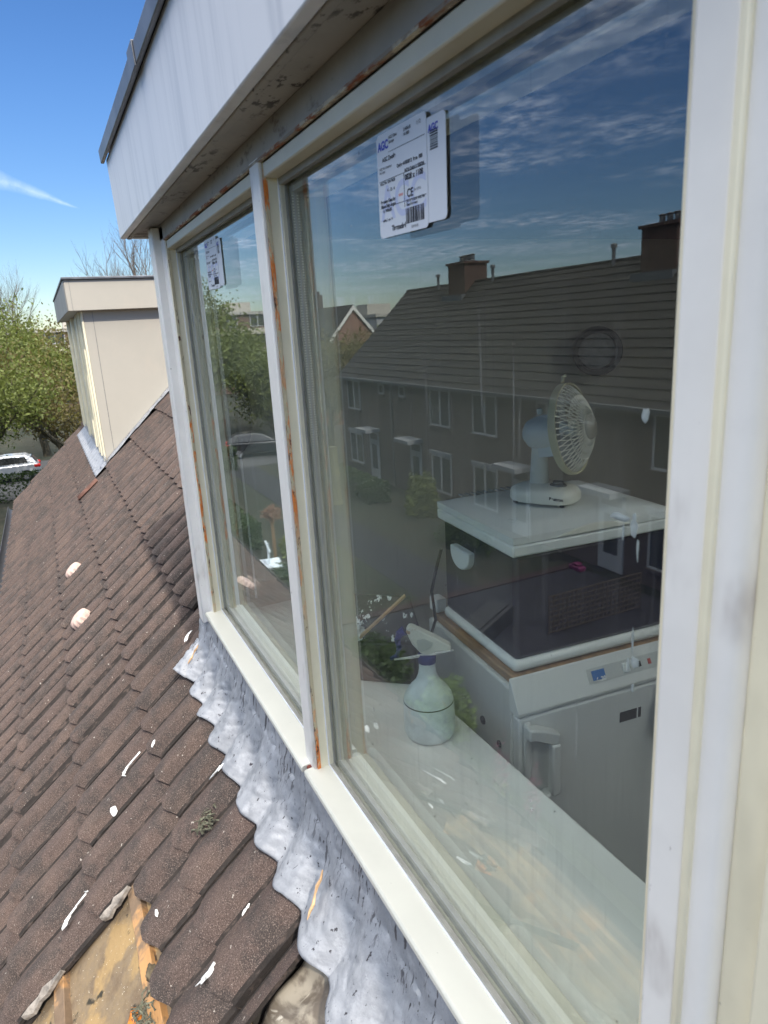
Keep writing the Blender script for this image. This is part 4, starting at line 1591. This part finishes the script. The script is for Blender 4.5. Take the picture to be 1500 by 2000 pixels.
rbx('roof_edge', cap_m, -9.32, -6.10, -.155, 1.5, .474, .492, .003)
rbx('panel_seam', cap_m, -6.201, -6.1985, .035, .038, -.92, .235, 0)
rbx('side_seam', cap_m, -6.119, -6.1185, -.105, -.103, .242, .470, 0)
b = MB()
def stepf(x, v):
    s_ = .12 - 1.5 * x
    w_ = .055 + (.02 if (s_ * 3.1) % 1 > .45 else 0)
    return Vector((.004 + w_ * v, 0, 0)) + rp(0, s_, .012 - .010 * v + .004 * mnoise.noise(Vector((x * 30, v, 0)))) - Vector((0, 0, -.95))
b.grid(stepf, lin(0, 1, 90), lin(0, 1, 6))
b.build('side_flashing', lead_m, rd, smooth=True, solid=.003)
b = MB()
def rf(x, v):
    wave = hfun(((x - X0) / TW) % 1.0) / .029
    if v < .2:
        p = Vector((x, -.045, -.93 - .06 * v / .2))
    else:
        qv = (v - .2) / .8
        s_ = .05 + .15 * qv
        p = rp(x, s_, .012 * (1 - qv) - .012 + .020 * (wave - .5) * qv + .006)
    return p - Vector((-6.2, 0, -.95))
b.grid(rf, lin(-9.15, -6.08, 200), lin(0, 1, 12))
b.build('front_flashing', lead_m, rd, smooth=True, solid=.003)
for (x, s_) in ((-6.5, .11), (-6.9, .10), (-7.4, .12)):
    pass

# orange-brown replacement tile strip
b = MB()
for i in range(1):
    us = lin(.28, .72, 9)
    b.grid(lambda u, s_: rp(X0 - TW * 17 + u * TW + .04, s_, -.049 + hfun(u) + .024 * ((s_ - .09) / .31) + .010) - rp(-6.0, .3), us, lin(.20, .41, 4))
o = b.build('broken_tile_strip', mat('raw_red_tile', (.13, .060, .042), .85, var=.3, vs=20), smooth=True, solid=.006)
o.location = rp(-6.0, .3)
tag(o, 'raw reddish brown strip of broken tile below the far dormer', 'tile piece')

# ------------------------------------------------------------------ opposite terrace (seen in the glass)
bri = mat('opposite_brick', (.115, .090, .074), .9, var=.08, vs=1.2, bump=.3, bs=25)
chb = mat('chimney_brick', (.085, .045, .036), .9, var=.2, vs=6)
rtm = mat('dark_roof_tiles', (.019, .016, .0145), .85, var=.15, vs=2.0, stretch=(.4, 1, 1))
wfm = mat('white_window_frame', (.50, .50, .49), .4)
wgl = mat('window_glass_dark', (.05, .06, .06), .08, spec=.8)
door_m = mat('white_door', (.45, .46, .46), .4)
gut_m = mat('pale_grey_gutter', (.12, .125, .13), .5)
canm = mat('white_canopy', (.30, .31, .32), .5)
YO = -13.6
EZ = -2.42


def opp_house(x0, x1, flip, lab, chim=False, open_door=False):
    h = empty('terraced_house', (x0, YO, GZ), label=lab, cat='house', group='row of terraced houses opposite')
    def P(u):
        return u
    Wd = x1 - x0
    def U(u):         # offset measured from the drainpipe side
        return Wd - u if flip else u
    b = MB()
    b.box(0.0, Wd - .004, -8.36, 0, 0, EZ - GZ)
    b.prism([(-8.36, EZ - GZ), (0, EZ - GZ), (-4.18, EZ - GZ + 3.95)], 0, Wd - .004, 'x')
    b.build('wall', bri, h)
    b = MB()
    n = 17
    for side in (1, -1):
        for k in range(n):
            a0, a1 = k / n, (k + 1) / n
            y0_, z0_ = .28 - 4.46 * a0, EZ - GZ - .16 + 4.22 * a0
            y1_, z1_ = .28 - 4.46 * a1, EZ - GZ - .16 + 4.22 * a1
            pr = [(y0_, z0_ + .06), (y0_, z0_ + .085), (y1_ - .03, z1_ + .07), (y1_ - .03, z1_ + .02)]
            if side < 0:
                pr = [(-8.36 - y, z) for (y, z) in pr][::-1]
            b.prism(pr, .0, Wd - .003, 'x')
    b.tube([(0, -4.18, EZ - GZ + 4.06), (Wd - .003, -4.18, EZ - GZ + 4.06)], .10, 8)
    rf_ = b.build('roof', rtm, h)
    if chim:
        cu = MB()
        ux = (Wd - .75) if not flip else .05
        ux = U(0)
        a, c = (ux - .70, ux + .70)
        cu.box(a, c, -4.8, -3.6, EZ - GZ + 2.9, EZ - GZ + 4.86)
        cu.box(a - .08, c + .08, -4.88, -3.52, EZ - GZ + 4.86, EZ - GZ + 4.96)
        cu.build('chimney', chb, rf_)
        cu = MB()
        for j in range(4):
            cu.lathe([(.12, 0), (.13, .04), (.10, .08), (.10, .26), (.14, .30), (.01, .34)], 12, Matrix.Translation((a + .25 + .3 * j, -4.2, EZ - GZ + 4.96)))
        cu.build('chimney_pots', gut_m, rf_)
        cu = MB()
        cu.box(a - .15, c + .15, -3.598, -3.3, EZ - GZ + 3.15, EZ - GZ + 3.55)
        cu.build('chimney_flashing', gut_m, rf_)
    b = MB()
    b.tube([(U(2.3), -4.0, EZ - GZ + 3.8), (U(2.3), -4.0, EZ - GZ + 4.55)], .07, 10)
    b.lathe([(.11, 0), (.11, .12), (.01, .16)], 10, Matrix.Translation((U(2.3), -4.0, EZ - GZ + 4.5)))
    b.build('flue_pipe', gut_m, rf_)
    b = MB()
    b.box(0, Wd - .004, .20, .34, EZ - GZ - .14, EZ - GZ - .02)
    b.build('gutter', gut_m, h)
    b = MB()
    ux = U(0.03)
    b.tube([(ux, .06, 0), (ux, .06, EZ - GZ - .2), (ux, .22, EZ - GZ - .08)], .04, 8)
    b.build('drainpipe', mat('dull_grey_pipe', (.15, .14, .13), .6), h)

    def window(u0, u1, z0, z1, split=.55, lintel=False, sill=True, blind=False):
        a, c = sorted((U(u0), U(u1)))
        z0, z1 = z0 - GZ, z1 - GZ
        f = MB()
        t_ = .07
        f.box(a, c, -.02, .035, z0, z0 + t_)
        f.box(a, c, -.02, .035, z1 - t_, z1)
        f.box(a, a + t_, -.02, .035, z0 + t_, z1 - t_)
        f.box(c - t_, c, -.02, .035, z0 + t_, z1 - t_)
        if split:
            m_ = a + (c - a) * split
            f.box(m_ - .05, m_ + .05, -.02, .033, z0 + t_, z1 - t_)
        wo_ = f.build('window', wfm, h)
        g = MB()
        g.box(a + .05, c - .05, -.01, .012, z0 + .05, z1 - .05)
        g.build('pane', wgl, wo_)
        if sill:
            g = MB()
            g.box(a - .05, c + .05, 0, .09, z0 - .09, z0 - .004)
            g.build('sill', mat('dark_sill_brick', (.11, .09, .08), .9), wo_)
        if lintel:
            g = MB()
            g.box(a - .05, c + .05, .0, .10, z1 + .004, z1 + .17)
            g.build('lintel', canm, wo_)
        return wo_
    window(.75, 1.32, -3.10, -2.62, 0)
    window(3.5, 5.05, -4.06, -2.58, .52)
    window(3.5, 5.05, -6.80, -5.26, .5, True)
    # door with canopy
    a, c = sorted((U(1.62), U(2.62)))
    d = MB()
    d.box(a, c, -.02, .03, .05, 2.35)
    do_ = d.build('door', door_m, h)
    g = MB()
    g.box(a + .22, c - .22, .028, .034, .55, 1.75)
    g.box(a + .1, c - .1, .028, .034, 2.0, 2.28)
    g.build('door_glass', wgl, do_)
    g = MB()
    g.box(a - .15, c + .15, .0, .75, 2.42, 2.58)
    g.build('canopy', canm, h)
    return h


names = ['end terraced house at the far left of the reflected row, gable beside the trees',
         'reflected terraced house with the left chimney stack and a white canopy',
         'reflected terraced house right of the left chimney, behind the fan',
         'reflected terraced house with the big right-hand chimney stack',
         'terraced house opposite, second from the right end of the row',
         'terraced house opposite at the right end of the row']
xs = [-34.05 + 5.85 * i for i in range(7)]
for i in range(6):
    opp_house(xs[i], xs[i + 1], i % 2 == 0, names[i], chim=(i % 2 == 0))

# round tree-top / gable house behind
def gable_house(x0, yc, w_, ez, rz_, ln, lab, name='gable_house', chim=True):
    h = empty(name, (x0, yc, GZ), label=lab, cat='house')
    b = MB()
    b.box(-ln, 0, -w_, w_, 0, ez - GZ)
    b.prism([(-w_, ez - GZ), (w_, ez - GZ), (0, rz_ - GZ)], -ln, 0, 'x')
    b.build('wall', mat('gable_brick', (.30, .17, .12), .9, var=.12, vs=2), h)
    sl_ = (rz_ - ez) / w_
    b = MB()
    for s_ in (1, -1):
        pr = [(s_ * (w_ + .35), ez - GZ - .35 * sl_ + .03), (0, rz_ - GZ + .03), (0, rz_ - GZ + .18), (s_ * (w_ + .35), ez - GZ - .35 * sl_ + .18)]
        b.prism(pr if s_ > 0 else pr[::-1], -ln - .2, .12, 'x')
    b.build('roof', rtm, h)
    b = MB()
    for s_ in (1, -1):
        pr = [(s_ * (w_ + .35), ez - GZ - .35 * sl_ - .20), (0, rz_ - GZ - .20), (0, rz_ - GZ + .12), (s_ * (w_ + .35), ez - GZ - .35 * sl_ + .12)]
        b.prism(pr if s_ > 0 else pr[::-1], .124, .18, 'x')
    b.build('barge_board', mat('white_barge', (.80, .77, .68), .5), h)
    if chim:
        b = MB()
        b.box(-ln * .65, -ln * .65 + 1.8, -.5, 1.1, rz_ - GZ - .8, rz_ - GZ + 1.3)
        b.box(-ln * .65 + .1, -ln * .65 + 1.7, -.3, .9, rz_ - GZ + 1.3, rz_ - GZ + 1.6)
        b.build('chimney', chb, h)
    b = MB()
    b.box(.0, .04, -.7, .7, ez - GZ - 2.2, ez - GZ - .8)
    b.build('window', wfm, h)
gable_house(-50, -21.5, 4.0, -3.2, 1.45, 14, 'brick gable house with bright white barge boards beyond the reflected row')


def apartment(x, y0, y1, ztop, lab, wallm, floors=3, rows=None, face='x'):
    h = empty('apartment_block', (x, (y0 + y1) / 2, GZ), label=lab, cat='building', group=None)
    ln = (y1 - y0) / 2
    b = MB()
    b.box(-9, 0, -ln, ln, 0, ztop - GZ)
    b.build('wall', wallm, h)
    b = MB()
    b.box(-9.2, .25, -ln - .2, ln + .2, ztop - GZ, ztop - GZ + .35)
    b.build('roof_edge', mat('pale_roof_edge', (.45, .42, .36), .7), h)
    b = MB()
    b.box(-6, -3, -ln * .2 - 1.5, -ln * .2 + 1.5, ztop - GZ + .35, ztop - GZ + 1.6)
    b.box(-6, -3, ln * .7 - 1.5, ln * .7 + 1.5, ztop - GZ + .35, ztop - GZ + 1.5)
    b.build('roof_house', mat('pale_roof_edge', (.45, .42, .36), .7), h)
    fh = (ztop - GZ) / floors
    for f in range(floors):
        n_ = int(ln * 2 / 3.6)
        for k in range(n_):
            yy = -ln + 1.8 + k * 3.6
            b = MB()
            b.box(.0, .05, yy - 1.0, yy + 1.0, f * fh + .9, f * fh + 2.4)
            w_ = b.build('window', wfm, h)
            b = MB()
            b.box(.05, .07, yy - .88, yy - .06, f * fh + 1.0, f * fh + 2.3)
            b.box(.05, .07, yy + .06, yy + .88, f * fh + 1.0, f * fh + 2.3)
            b.build('pane', wgl, w_)
        b = MB()
        b.box(.0, .9, -ln, ln, f * fh + .0, f * fh + .14)
        b.box(.85, .9, -ln, ln, f * fh + .14, f * fh + .7)
        if f > 0:
            b.build('balcony_band', mat('cream_balcony', (.62, .56, .44), .7), h)
    return h
brown_w = mat('brown_block_wall', (.20, .13, .10), .9, var=.1, vs=.5)
apartment(-88, -34, -8, 2.2, 'long brown flat-roofed apartment block reflected above the trees in the left pane', brown_w, 4)
apartment(-84, -4, 16, 1.2, 'flat-roofed apartment block with cream balconies behind the trees at the left', brown_w, 4)
apartment(-72, -46, -34, .9, 'small pale flat-roofed block beyond the reflected gable house', mat('pale_block_wall', (.45, .44, .42), .8), 3)

# ------------------------------------------------------------------ trees and planting
bark_m = mat('bark', (.10, .085, .055), .9, var=.3, vs=6, bump=.6, bs=30)
twig_m = mat('grey_twigs', (.13, .105, .085), .9)
def leaf_mat(name, a, b_, tr=.35):
    m = bpy.data.materials.new(name)
    m.use_nodes = True
    t = NT(m.node_tree)
    bs = m.node_tree.nodes['Principled BSDF']
    out = m.node_tree.nodes['Material Output']
    g = t.n('ShaderNodeNewGeometry')
    tcn = t.n('ShaderNodeTexCoord')
    f = t.math('ADD', t.math('MULTIPLY', g.outputs['Random Per Island'], .6), t.math('MULTIPLY', t.ramp(t.noise(tcn.outputs['Object'], .9, 3), .35, .65), .5), clamp=True)
    c = t.mix(f, a, b_)
    t.link(c, bs.inputs['Base Color'])
    bs.inputs['Roughness'].default_value = .6
    td = t.n('ShaderNodeBsdfTranslucent', i_Color=c)
    mx = t.n('ShaderNodeMixShader', i_0=tr, i_1=bs.outputs[0], i_2=td.outputs[0])
    t.link(mx.outputs[0], out.inputs[0])
    MATS[name] = m
    return m
leafA = leaf_mat("spring_leaves", (.085, .105, .022), (.20, .235, .05))
leafB = leaf_mat('brownish_young_leaves', (.14, .10, .04), (.18, .17, .04))
leafC = leaf_mat('dark_hedge_leaves', (.025, .05, .012), (.06, .10, .02))
leafD = leaf_mat('bright_shrub_leaves', (.10, .16, .03), (.20, .27, .07))
pinkm = leaf_mat('pink_petals', (.25, .03, .10), (.32, .08, .16))


def skeleton(rnd, height, spread, levels=4, trunk=.28, lean=0.0, nb=(3, 4)):
    mb = MB()
    tips = []
    def grow(p, d, L, r, lv):
        n = 4
        pts = [p.copy()]
        q = p.copy()
        dd = d.copy()
        for i in range(n):
            dd = (dd + Vector((rnd.gauss(0, .12), rnd.gauss(0, .12), rnd.gauss(0.05, .07)))).normalized()
            q = q + dd * (L / n)
            pts.append(q.copy())
        rs = [r * (1 - .45 * i / n) for i in range(n + 1)]
        mb.tube(pts, rs, 7 if lv < 2 else (4 if lv < 3 else 3), cap=False)
        if lv >= levels:
            tips.append((pts[-1], dd))
            tips.append((pts[2], dd))
            return
        k = rnd.randint(*nb)
        for i in range(k):
            t_ = rnd.uniform(.45, 1.0) if lv else rnd.uniform(.35, 1.0)
            idx = min(n, int(t_ * n))
            a = rnd.uniform(0, 2 * PI)
            el = rnd.uniform(.15, .9)
            nd = (dd * (1 - spread * .5) + Vector((math.cos(a), math.sin(a), el * .6)) * spread).normalized()
            grow(pts[idx], nd, L * rnd.uniform(.55, .78), rs[idx] * rnd.uniform(.5, .68), lv + 1)
        grow(pts[-1], dd, L * .62, rs[-1] * .9, lv + 1)
    grow(Vector((0, 0, 0)), Vector((lean, 0, 1)).normalized(), height * .38, trunk, 0)
    return mb, tips


def leaves(rnd, tips, per, spread_, size, maxn=60000):
    mb = MB()
    for (p, d) in tips:
        for i in range(per):
            c = p + Vector((rnd.gauss(0, spread_), rnd.gauss(0, spread_), rnd.gauss(0, spread_ * .8)))
            a = Vector((rnd.gauss(0, 1), rnd.gauss(0, 1), rnd.gauss(0, 1))).normalized()
            b_ = a.cross(Vector((rnd.gauss(0, 1), rnd.gauss(0, 1), rnd.gauss(0, 1)))).normalized()
            s_ = size * rnd.uniform(.5, 1.3)
            mb.add([c - a * s_, c + b_ * s_ * .5, c + a * s_, c - b_ * s_ * .5], [(0, 1, 2, 3)])
            if len(mb.f) > maxn:
                return mb
    return mb


def tree(name, loc, height, seed, lab, lm=None, per=12, size=.10, spread=.8, sl=.35, levels=4, trunk=.25, cat='tree', group='trees beyond the roof end', nb=(3, 4), sx=1.0):
    rnd = random.Random(seed)
    t = empty(name, loc, rnd.uniform(0, 6), label=lab, cat=cat, group=group)
    sk, tips = skeleton(rnd, height, spread, levels, trunk, nb=nb)
    zmax = max(p[0].z for p in tips)
    k = height / zmax
    for v in sk.v:
        v.x *= k * sx; v.y *= k * sx; v.z *= k
    tips = [(Vector((p.x * k * sx, p.y * k * sx, p.z * k)), d) for (p, d) in tips]
    sk.build('trunk', bark_m if lm else twig_m, t)
    if lm:
        leaves(rnd, tips, per, sl, size).build('crown', lm, t)
    return t


tree('leafy_tree', (-34, -3.6, GZ), 11.2, 11, 'large spring-green tree at the left edge, its trunk by the hedge', leafA, 30, .085, .85, .5)
tree('leafy_tree', (-37, .2, GZ), 9.6, 12, 'brownish young-leaved tree just left of the far dormer', leafB, 20, .08, .85, .55)
tree('leafy_tree', (-52, -1.0, GZ), 10.0, 13, 'yellow-green tree behind the parked silver car', leafA, 16, .13, .9, .6)
tree('bare_tree', (-60, -1.2, GZ), 15.2, 14, 'tall still leafless tree rising over the green ones at the left', None, levels=5, spread=.55, trunk=.3, sx=.8)
tree('bare_tree', (-46, 6.9, GZ), 14.4, 15, 'bare twiggy tree rising behind the far dormer roof', None, levels=5, spread=.6, trunk=.38, sx=.75)
tree('leafy_tree', (-54, -10.4, GZ), 11.6, 16, 'spring-green tree sticking up at the left edge of the left pane reflection', leafA, 16, .13, .8, .5)
tree('leafy_tree', (-46, -13.8, GZ), 7.2, 17, 'dense green tree mirrored in the middle of the left pane', leafA, 26, .12, .9, .7, sx=1.25)
tree('leafy_tree', (-40, -15.0, GZ), 6.8, 18, 'brownish tree mirrored beside the far end gable', leafB, 22, .12, .9, .5)
tree('leafy_tree', (-41, -20.5, GZ), 7.2, 19, 'small tree with clear twigs mirrored against the gable house', leafA, 14, .10, .8, .4)
tree('leafy_tree', (-58, -19, GZ), 7.0, 20, 'green tree mirrored below the brown apartment block', leafA, 18, .14, .9, .6)
tree('leafy_tree', (-52, -6.5, GZ), 6.8, 21, 'wide leafy tree mirrored low in the left pane near the parked dark car', leafB, 18, .13, .9, .6)
tree('leafy_tree', (-66, 6, GZ), 8.6, 22, 'faint green tree behind the far dormer cheek', leafA, 14, .14, .9, .6)
tree('leafy_tree', (-68, -6, GZ), 9.0, 23, 'distant green tree in front of the cream balconies', leafB, 14, .14, .9, .6)


def bush(name, loc, dims, lm, seed, lab, n=1600, size=.06, box_=False, group=None, cat='shrub'):
    rnd = random.Random(seed)
    mb = MB()
    for i in range(n):
        if box_:
            c = Vector((rnd.uniform(-1, 1), rnd.uniform(-1, 1), rnd.uniform(0, 1)))
            k = rnd.choice((0, 1, 2))
            if rnd.random() < .75:
                c[k] = (1 if (k == 2 or rnd.random() < .5) else -1) * rnd.uniform(.9, 1.0)
            c = Vector((c.x * dims[0] / 2, c.y * dims[1] / 2, c.z * dims[2]))
        else:
            d = Vector((rnd.gauss(0, 1), rnd.gauss(0, 1), abs(rnd.gauss(0, 1)))).normalized()
            rr = rnd.uniform(.55, 1.05) * (1 + .3 * mnoise.noise(d * 2.2 + Vector((seed, 0, 0))))
            c = Vector((d.x * dims[0] / 2 * rr, d.y * dims[1] / 2 * rr, d.z * dims[2] * rr))
        a = Vector((rnd.gauss(0, 1), rnd.gauss(0, 1), rnd.gauss(0, 1))).normalized()
        b_ = a.cross(Vector((rnd.gauss(0, 1), rnd.gauss(0, 1), rnd.gauss(0, 1)))).normalized()
        s_ = size * rnd.uniform(.5, 1.3)
        mb.add([c - a * s_, c + b_ * s_ * .6, c + a * s_, c - b_ * s_ * .6], [(0, 1, 2, 3)])
    o = mb.build(name, lm)
    o.location = loc
    tag(o, lab, cat, group)
    return o


bush('hedge', (-38.0, -1.5, GZ), (1.2, 14, 1.3), leafC, 1, 'clipped dark green hedge in front of the parked silver car', 9000, .07, True, cat='hedge')
bush('flowering_shrub', (-9.2, -4.05, GZ), (1.0, 1.0, 1.3), leafD, 2, 'bright yellow-green shrub mirrored over the spray bottle', 2600, .05)
bush('flowering_shrub', (-9.8, -5.2, GZ), (1.0, 1.2, 1.1), leafD, 3, 'yellow-green shrub mirrored over the side of the fridge', 2200, .05)
bush('garden_shrub', (-7.4, -4.1, GZ), (1.6, 1.6, .8), leafA, 4, 'low shrub mirrored over the inner window board', 2200, .05)
bush('pink_flowers', (-7.9, -5.1, GZ), (.3, .3, 1.0), pinkm, 5, 'patch of pink blossom mirrored by the fridge corner', n=160, size=.03, cat='flowers')
bush('pink_flowers', (-7.2, -5.2, GZ), (.3, .3, 1.0), pinkm, 6, 'patch of pink blossom mirrored under the fridge handle', n=160, size=.03, cat='flowers')
bush('garden_shrub', (-23.3, -12.3, GZ), (1.7, 1.3, 1.7), leafA, 7, 'rounded green shrub beside the open white door in the reflected row', 3000, .07)
bush('hedge', (-28.5, -11.6, GZ), (5.5, 1.0, .9), leafC, 8, 'low brown-green hedge in front of the far reflected houses', 3200, .07, True, cat='hedge')
bush('garden_shrub', (-19.0, -11.5, GZ), (3.0, 1.5, .9), leafC, 9, 'dark low planting before the reflected houses left of the cool box', 2600, .06)
bush('garden_shrub', (-21.5, -6.8, GZ), (3.0, 1.8, .7), leafA, 10, 'low green planting mirrored in the grey part of the near pane', 2600, .06)
bush('hedge', (-27, -5.0, GZ), (9, 1.0, 1.0), leafC, 11, 'dark hedge mirrored low in the left pane', 5000, .07, True, cat='hedge')
bush('garden_shrub', (-12.5, -5.0, GZ), (2.2, 1.6, .8), leafC, 12, 'dark garden shrub mirrored in the black box', 2600, .05)
bush('garden_shrub', (-14.0, -4.2, GZ), (1.6, 1.2, .8), leafD, 13, 'yellow-green tufts mirrored beside the twig ball', 1400, .05)
bush('garden_shrub', (-18.2, -4.9, GZ), (2.0, 1.2, .9), leafC, 14, 'dark green bush mirrored behind the white basin', 2000, .05)


def pollard(loc, h, r, seed, lab):
    rnd = random.Random(seed)
    t = empty('pollard_tree', loc, label=lab, cat='tree', group='small pollarded garden trees')
    b = MB()
    b.tube([(0, 0, 0), (.02, 0, h * .5), (0, 0, h)], [.07, .055, .06], 9)
    b.build('trunk', mat('tan_bark', (.26, .17, .09), .9, var=.3, vs=20), t)
    b = MB()
    for i in range(240):
        d = Vector((rnd.gauss(0, 1), rnd.gauss(0, 1), rnd.gauss(0, .7))).normalized()
        b.tube([Vector((0, 0, h + .05)), Vector((0, 0, h + .05)) + d * r * rnd.uniform(.6, .8), Vector((0, 0, h + .05)) + (d + Vector((rnd.gauss(0, .25), rnd.gauss(0, .25), rnd.gauss(0, .25)))) * r], .009, 3)
    b.build('crown', mat('reddish_twigs', (.26, .15, .10), .9), t)
    return t
pollard((-10.6, -3.85, GZ), 1.10, .22, 3, 'ball-shaped twiggy pollard on a tan stem mirrored in the black box')
pollard((-20.6, -5.35, GZ), 1.75, .26, 4, 'small twig ball on a long tan stem mirrored in the left pane')
# sawn trunk
b = MB()
b.tube([(0, 0, 0), (.05, 0, 1.3), (0, 0, 2.5)], [.28, .22, .2], 12)
o = b.build('sawn_trunk', mat('mossy_bark', (.16, .15, .07), .9, var=.4, vs=4))
o.location = (-27.0, -10.1, GZ)
tag(o, 'mossy sawn-off trunk standing before the far reflected houses', 'trunk')
# lattice, planter, toy, white basin, pole
b = MB()
for i in range(22):
    b.box(-.012, .012, i * .138 - .014, i * .138 + .014, 0, 1.0)
for i in range(8):
    b.box(-.0135, .0135, 0, 2.9, .04 + i * .13, .068 + i * .13)
o = b.build('garden_trellis', mat('dark_trellis_wood', (.07, .055, .04), .8))
o.location = (-12.0, -12.3, GZ)
tag(o, 'low dark lattice trellis mirrored in the navy side of the cool box', 'trellis')
b = MB()
b.box(-.9, .9, -.35, .35, 0, .45)
b.box(-.8, .8, -.25, .25, .45, .5)
o = b.build('planter_box', mat('dark_planter', (.03, .03, .03), .8), bevel=.02)
o.location = (-12.9, -8.2, GZ)
o.rotation_euler = (0, 0, R(60))
tag(o, 'long dark planter mirrored in the navy cool box', 'planter')
b = MB()
b.box(-.25, .25, -.12, .12, 0, .16)
b.box(-.12, .12, -.1, .1, .16, .24)
o = b.build('toy_wagon', mat('pink_toy', (.14, .015, .07), .5), bevel=.05)
o.location = (-15.0, -12.9, GZ)
tag(o, 'bright pink toy lying by the brick edging', 'toy')
tb = empty('garden_table', (-19.0, -4.7, GZ), R(10), label='white garden table with crossbar mirrored just past our roof edge in the left pane', cat='table')
wb = mat('bluish_white_metal', (.72, .78, .82), .4)
b = MB(); b.box(-.45, .45, -.35, .35, .68, .73); b.build('table_top', wb, tb, bevel=.01)
for (x, y) in ((-.4, -.3), (.4, -.3), (-.4, .3), (.4, .3)):
    b = MB(); b.tube([(x, y, 0), (x * .9, y * .9, .68)], .025, 8); b.build('leg', wb, tb)
b = MB(); b.tube([(0, 0, .73), (0, 0, 1.35)], .03, 8); b.tube([(-.55, 0, 1.25), (.55, 0, 1.25)], .03, 8); b.build('crossbar', wb, tb)


# ------------------------------------------------------------------ cars
def car(loc, rz, paint, lab):
    c = empty('parked_car', loc, rz, label=lab, cat='car', group='cars parked along the side street')
    b = MB()
    # side profile (x forward, z up)
    low = [(-2.0, .30), (-2.05, .55), (-1.98, .85), (-1.86, .98), (1.0, .93), (1.55, .80), (1.95, .66), (2.03, .45), (1.98, .28)]
    b.prism(low, -.82, .82, 'y')
    b.build('body', paint, c, bevel=.12, seg=3)
    b = MB()
    prof = [(-1.90, .96), (-1.70, 1.25), (-1.35, 1.44), (-.30, 1.47), (.25, 1.38), (1.05, .93)]
    n_ = len(prof)
    vs = [(x, -.80 + .22 * max(0, (z - .93) / .5), z) for (x, z) in prof] + [(x, .80 - .22 * max(0, (z - .93) / .5), z) for (x, z) in prof]
    fs = [[i, (i + 1) % n_, n_ + (i + 1) % n_, n_ + i] for i in range(n_)] + [list(range(n_))[::-1], [n_ + i for i in range(n_)]]
    b.add(vs, fs)
    b.build('cabin', paint, c, bevel=.06, seg=3)
    gm = mat('car_glass', (.02, .022, .025), .08, spec=.8)
    for s_ in (1, -1):
        b = MB()
        pr = [(-1.45, 1.02), (-1.35, 1.32), (-.35, 1.39), (.18, 1.31), (.75, 1.0)]
        vs = [(x, s_ * (.805 - .22 * (z - .93) / .5), z) for (x, z) in pr] + [(x, s_ * (.77 - .22 * (z - .93) / .5), z) for (x, z) in pr]
        n_ = 5
        fs = [[i, (i + 1) % n_, n_ + (i + 1) % n_, n_ + i] for i in range(n_)] + [list(range(n_)), [n_ + i for i in range(n_)]]
        b.add(vs, fs)
        b.build('side_window', gm, c)
    b = MB()
    b.add([(-1.90, -.6, 1.03), (-1.90, .6, 1.03), (-1.66, .5, 1.33), (-1.66, -.5, 1.33), (-1.86, -.6, 1.02), (-1.86, .6, 1.02), (-1.62, .5, 1.32), (-1.62, -.5, 1.32)], [(0, 3, 2, 1), (4, 5, 6, 7), (0, 1, 5, 4), (1, 2, 6, 5), (2, 3, 7, 6), (3, 0, 4, 7)])
    b.build('rear_window', gm, c)
    for s_ in (1, -1):
        b = MB()
        b.box(-2.06, -1.72, s_ * .68 - .16, s_ * .68 + .16, .72, .90)
        b.build('tail_light', mat('red_lens', (.55, .015, .012), .25), c, bevel=.05)
        for x in (-1.28, 1.28):
            b = MB()
            T = Matrix.Translation((x, s_ * .74, .31)) @ Matrix.Rotation(PI / 2, 4, 'X')
            b.lathe([(.31, -.1), (.315, -.06), (.315, .06), (.31, .1)], 26, T)
            w_ = b.build('wheel', black_m, c, smooth=True)
            b = MB()
            b.lathe([(.20, -.103), (.20, .103)], 16, T)
            b.build('rim', mat('dull_alloy', (.30, .30, .31), .35, metal=.6), w_)
    return c
silver = mat('silver_paint', (.55, .57, .60), .3, metal=.4, coat=.5)
darkp = mat('dark_grey_paint', (.03, .032, .036), .3, metal=.3, coat=.5)
car((-43.8, -3.4, GZ), R(-90), silver, 'silver hatchback with red tail light parked behind the roof edge at the left')
car((-41.4, -10.9, GZ), R(-75), darkp, 'dark car mirrored in the dark oval of the left pane')

# glass smears (after the pane)
smear([(-.379, -.076, .0032, .0055, 1)], 'pale round paint drop high at the right edge of the near pane')
smear([(-.402, -.160, .011, .003, 4)], 'broad ragged whitish smear beside the cool box lid')
smear([(-.386, -.164, .004, .009, 5)], 'tall ragged whitish smear at the right end of the cool box lid')
smear([(-.397, -.172, .0012, .008, 6)], 'thin whitish drip below the broad smear beside the cool box lid')
smear([(-.381, -.182, .0012, .010, 7)], 'long thin drip beside the right jamb below the cool box lid')
smear([(-.382, -.262, .0010, .012, 8)], 'upright scratch at the right end of the fridge top')
smear([(-.379, -.280, .0045, .005, 9)], 'scraped whitish patch at the right end of the fridge top')
smear([(-.386, -.285, .0015, .007, 10)], 'small upright scrape left of the whitish patch over the fridge')
smear([(-.380, -.304, .0012, .004, 11)], 'small drop under the scraped whitish patch over the fridge')
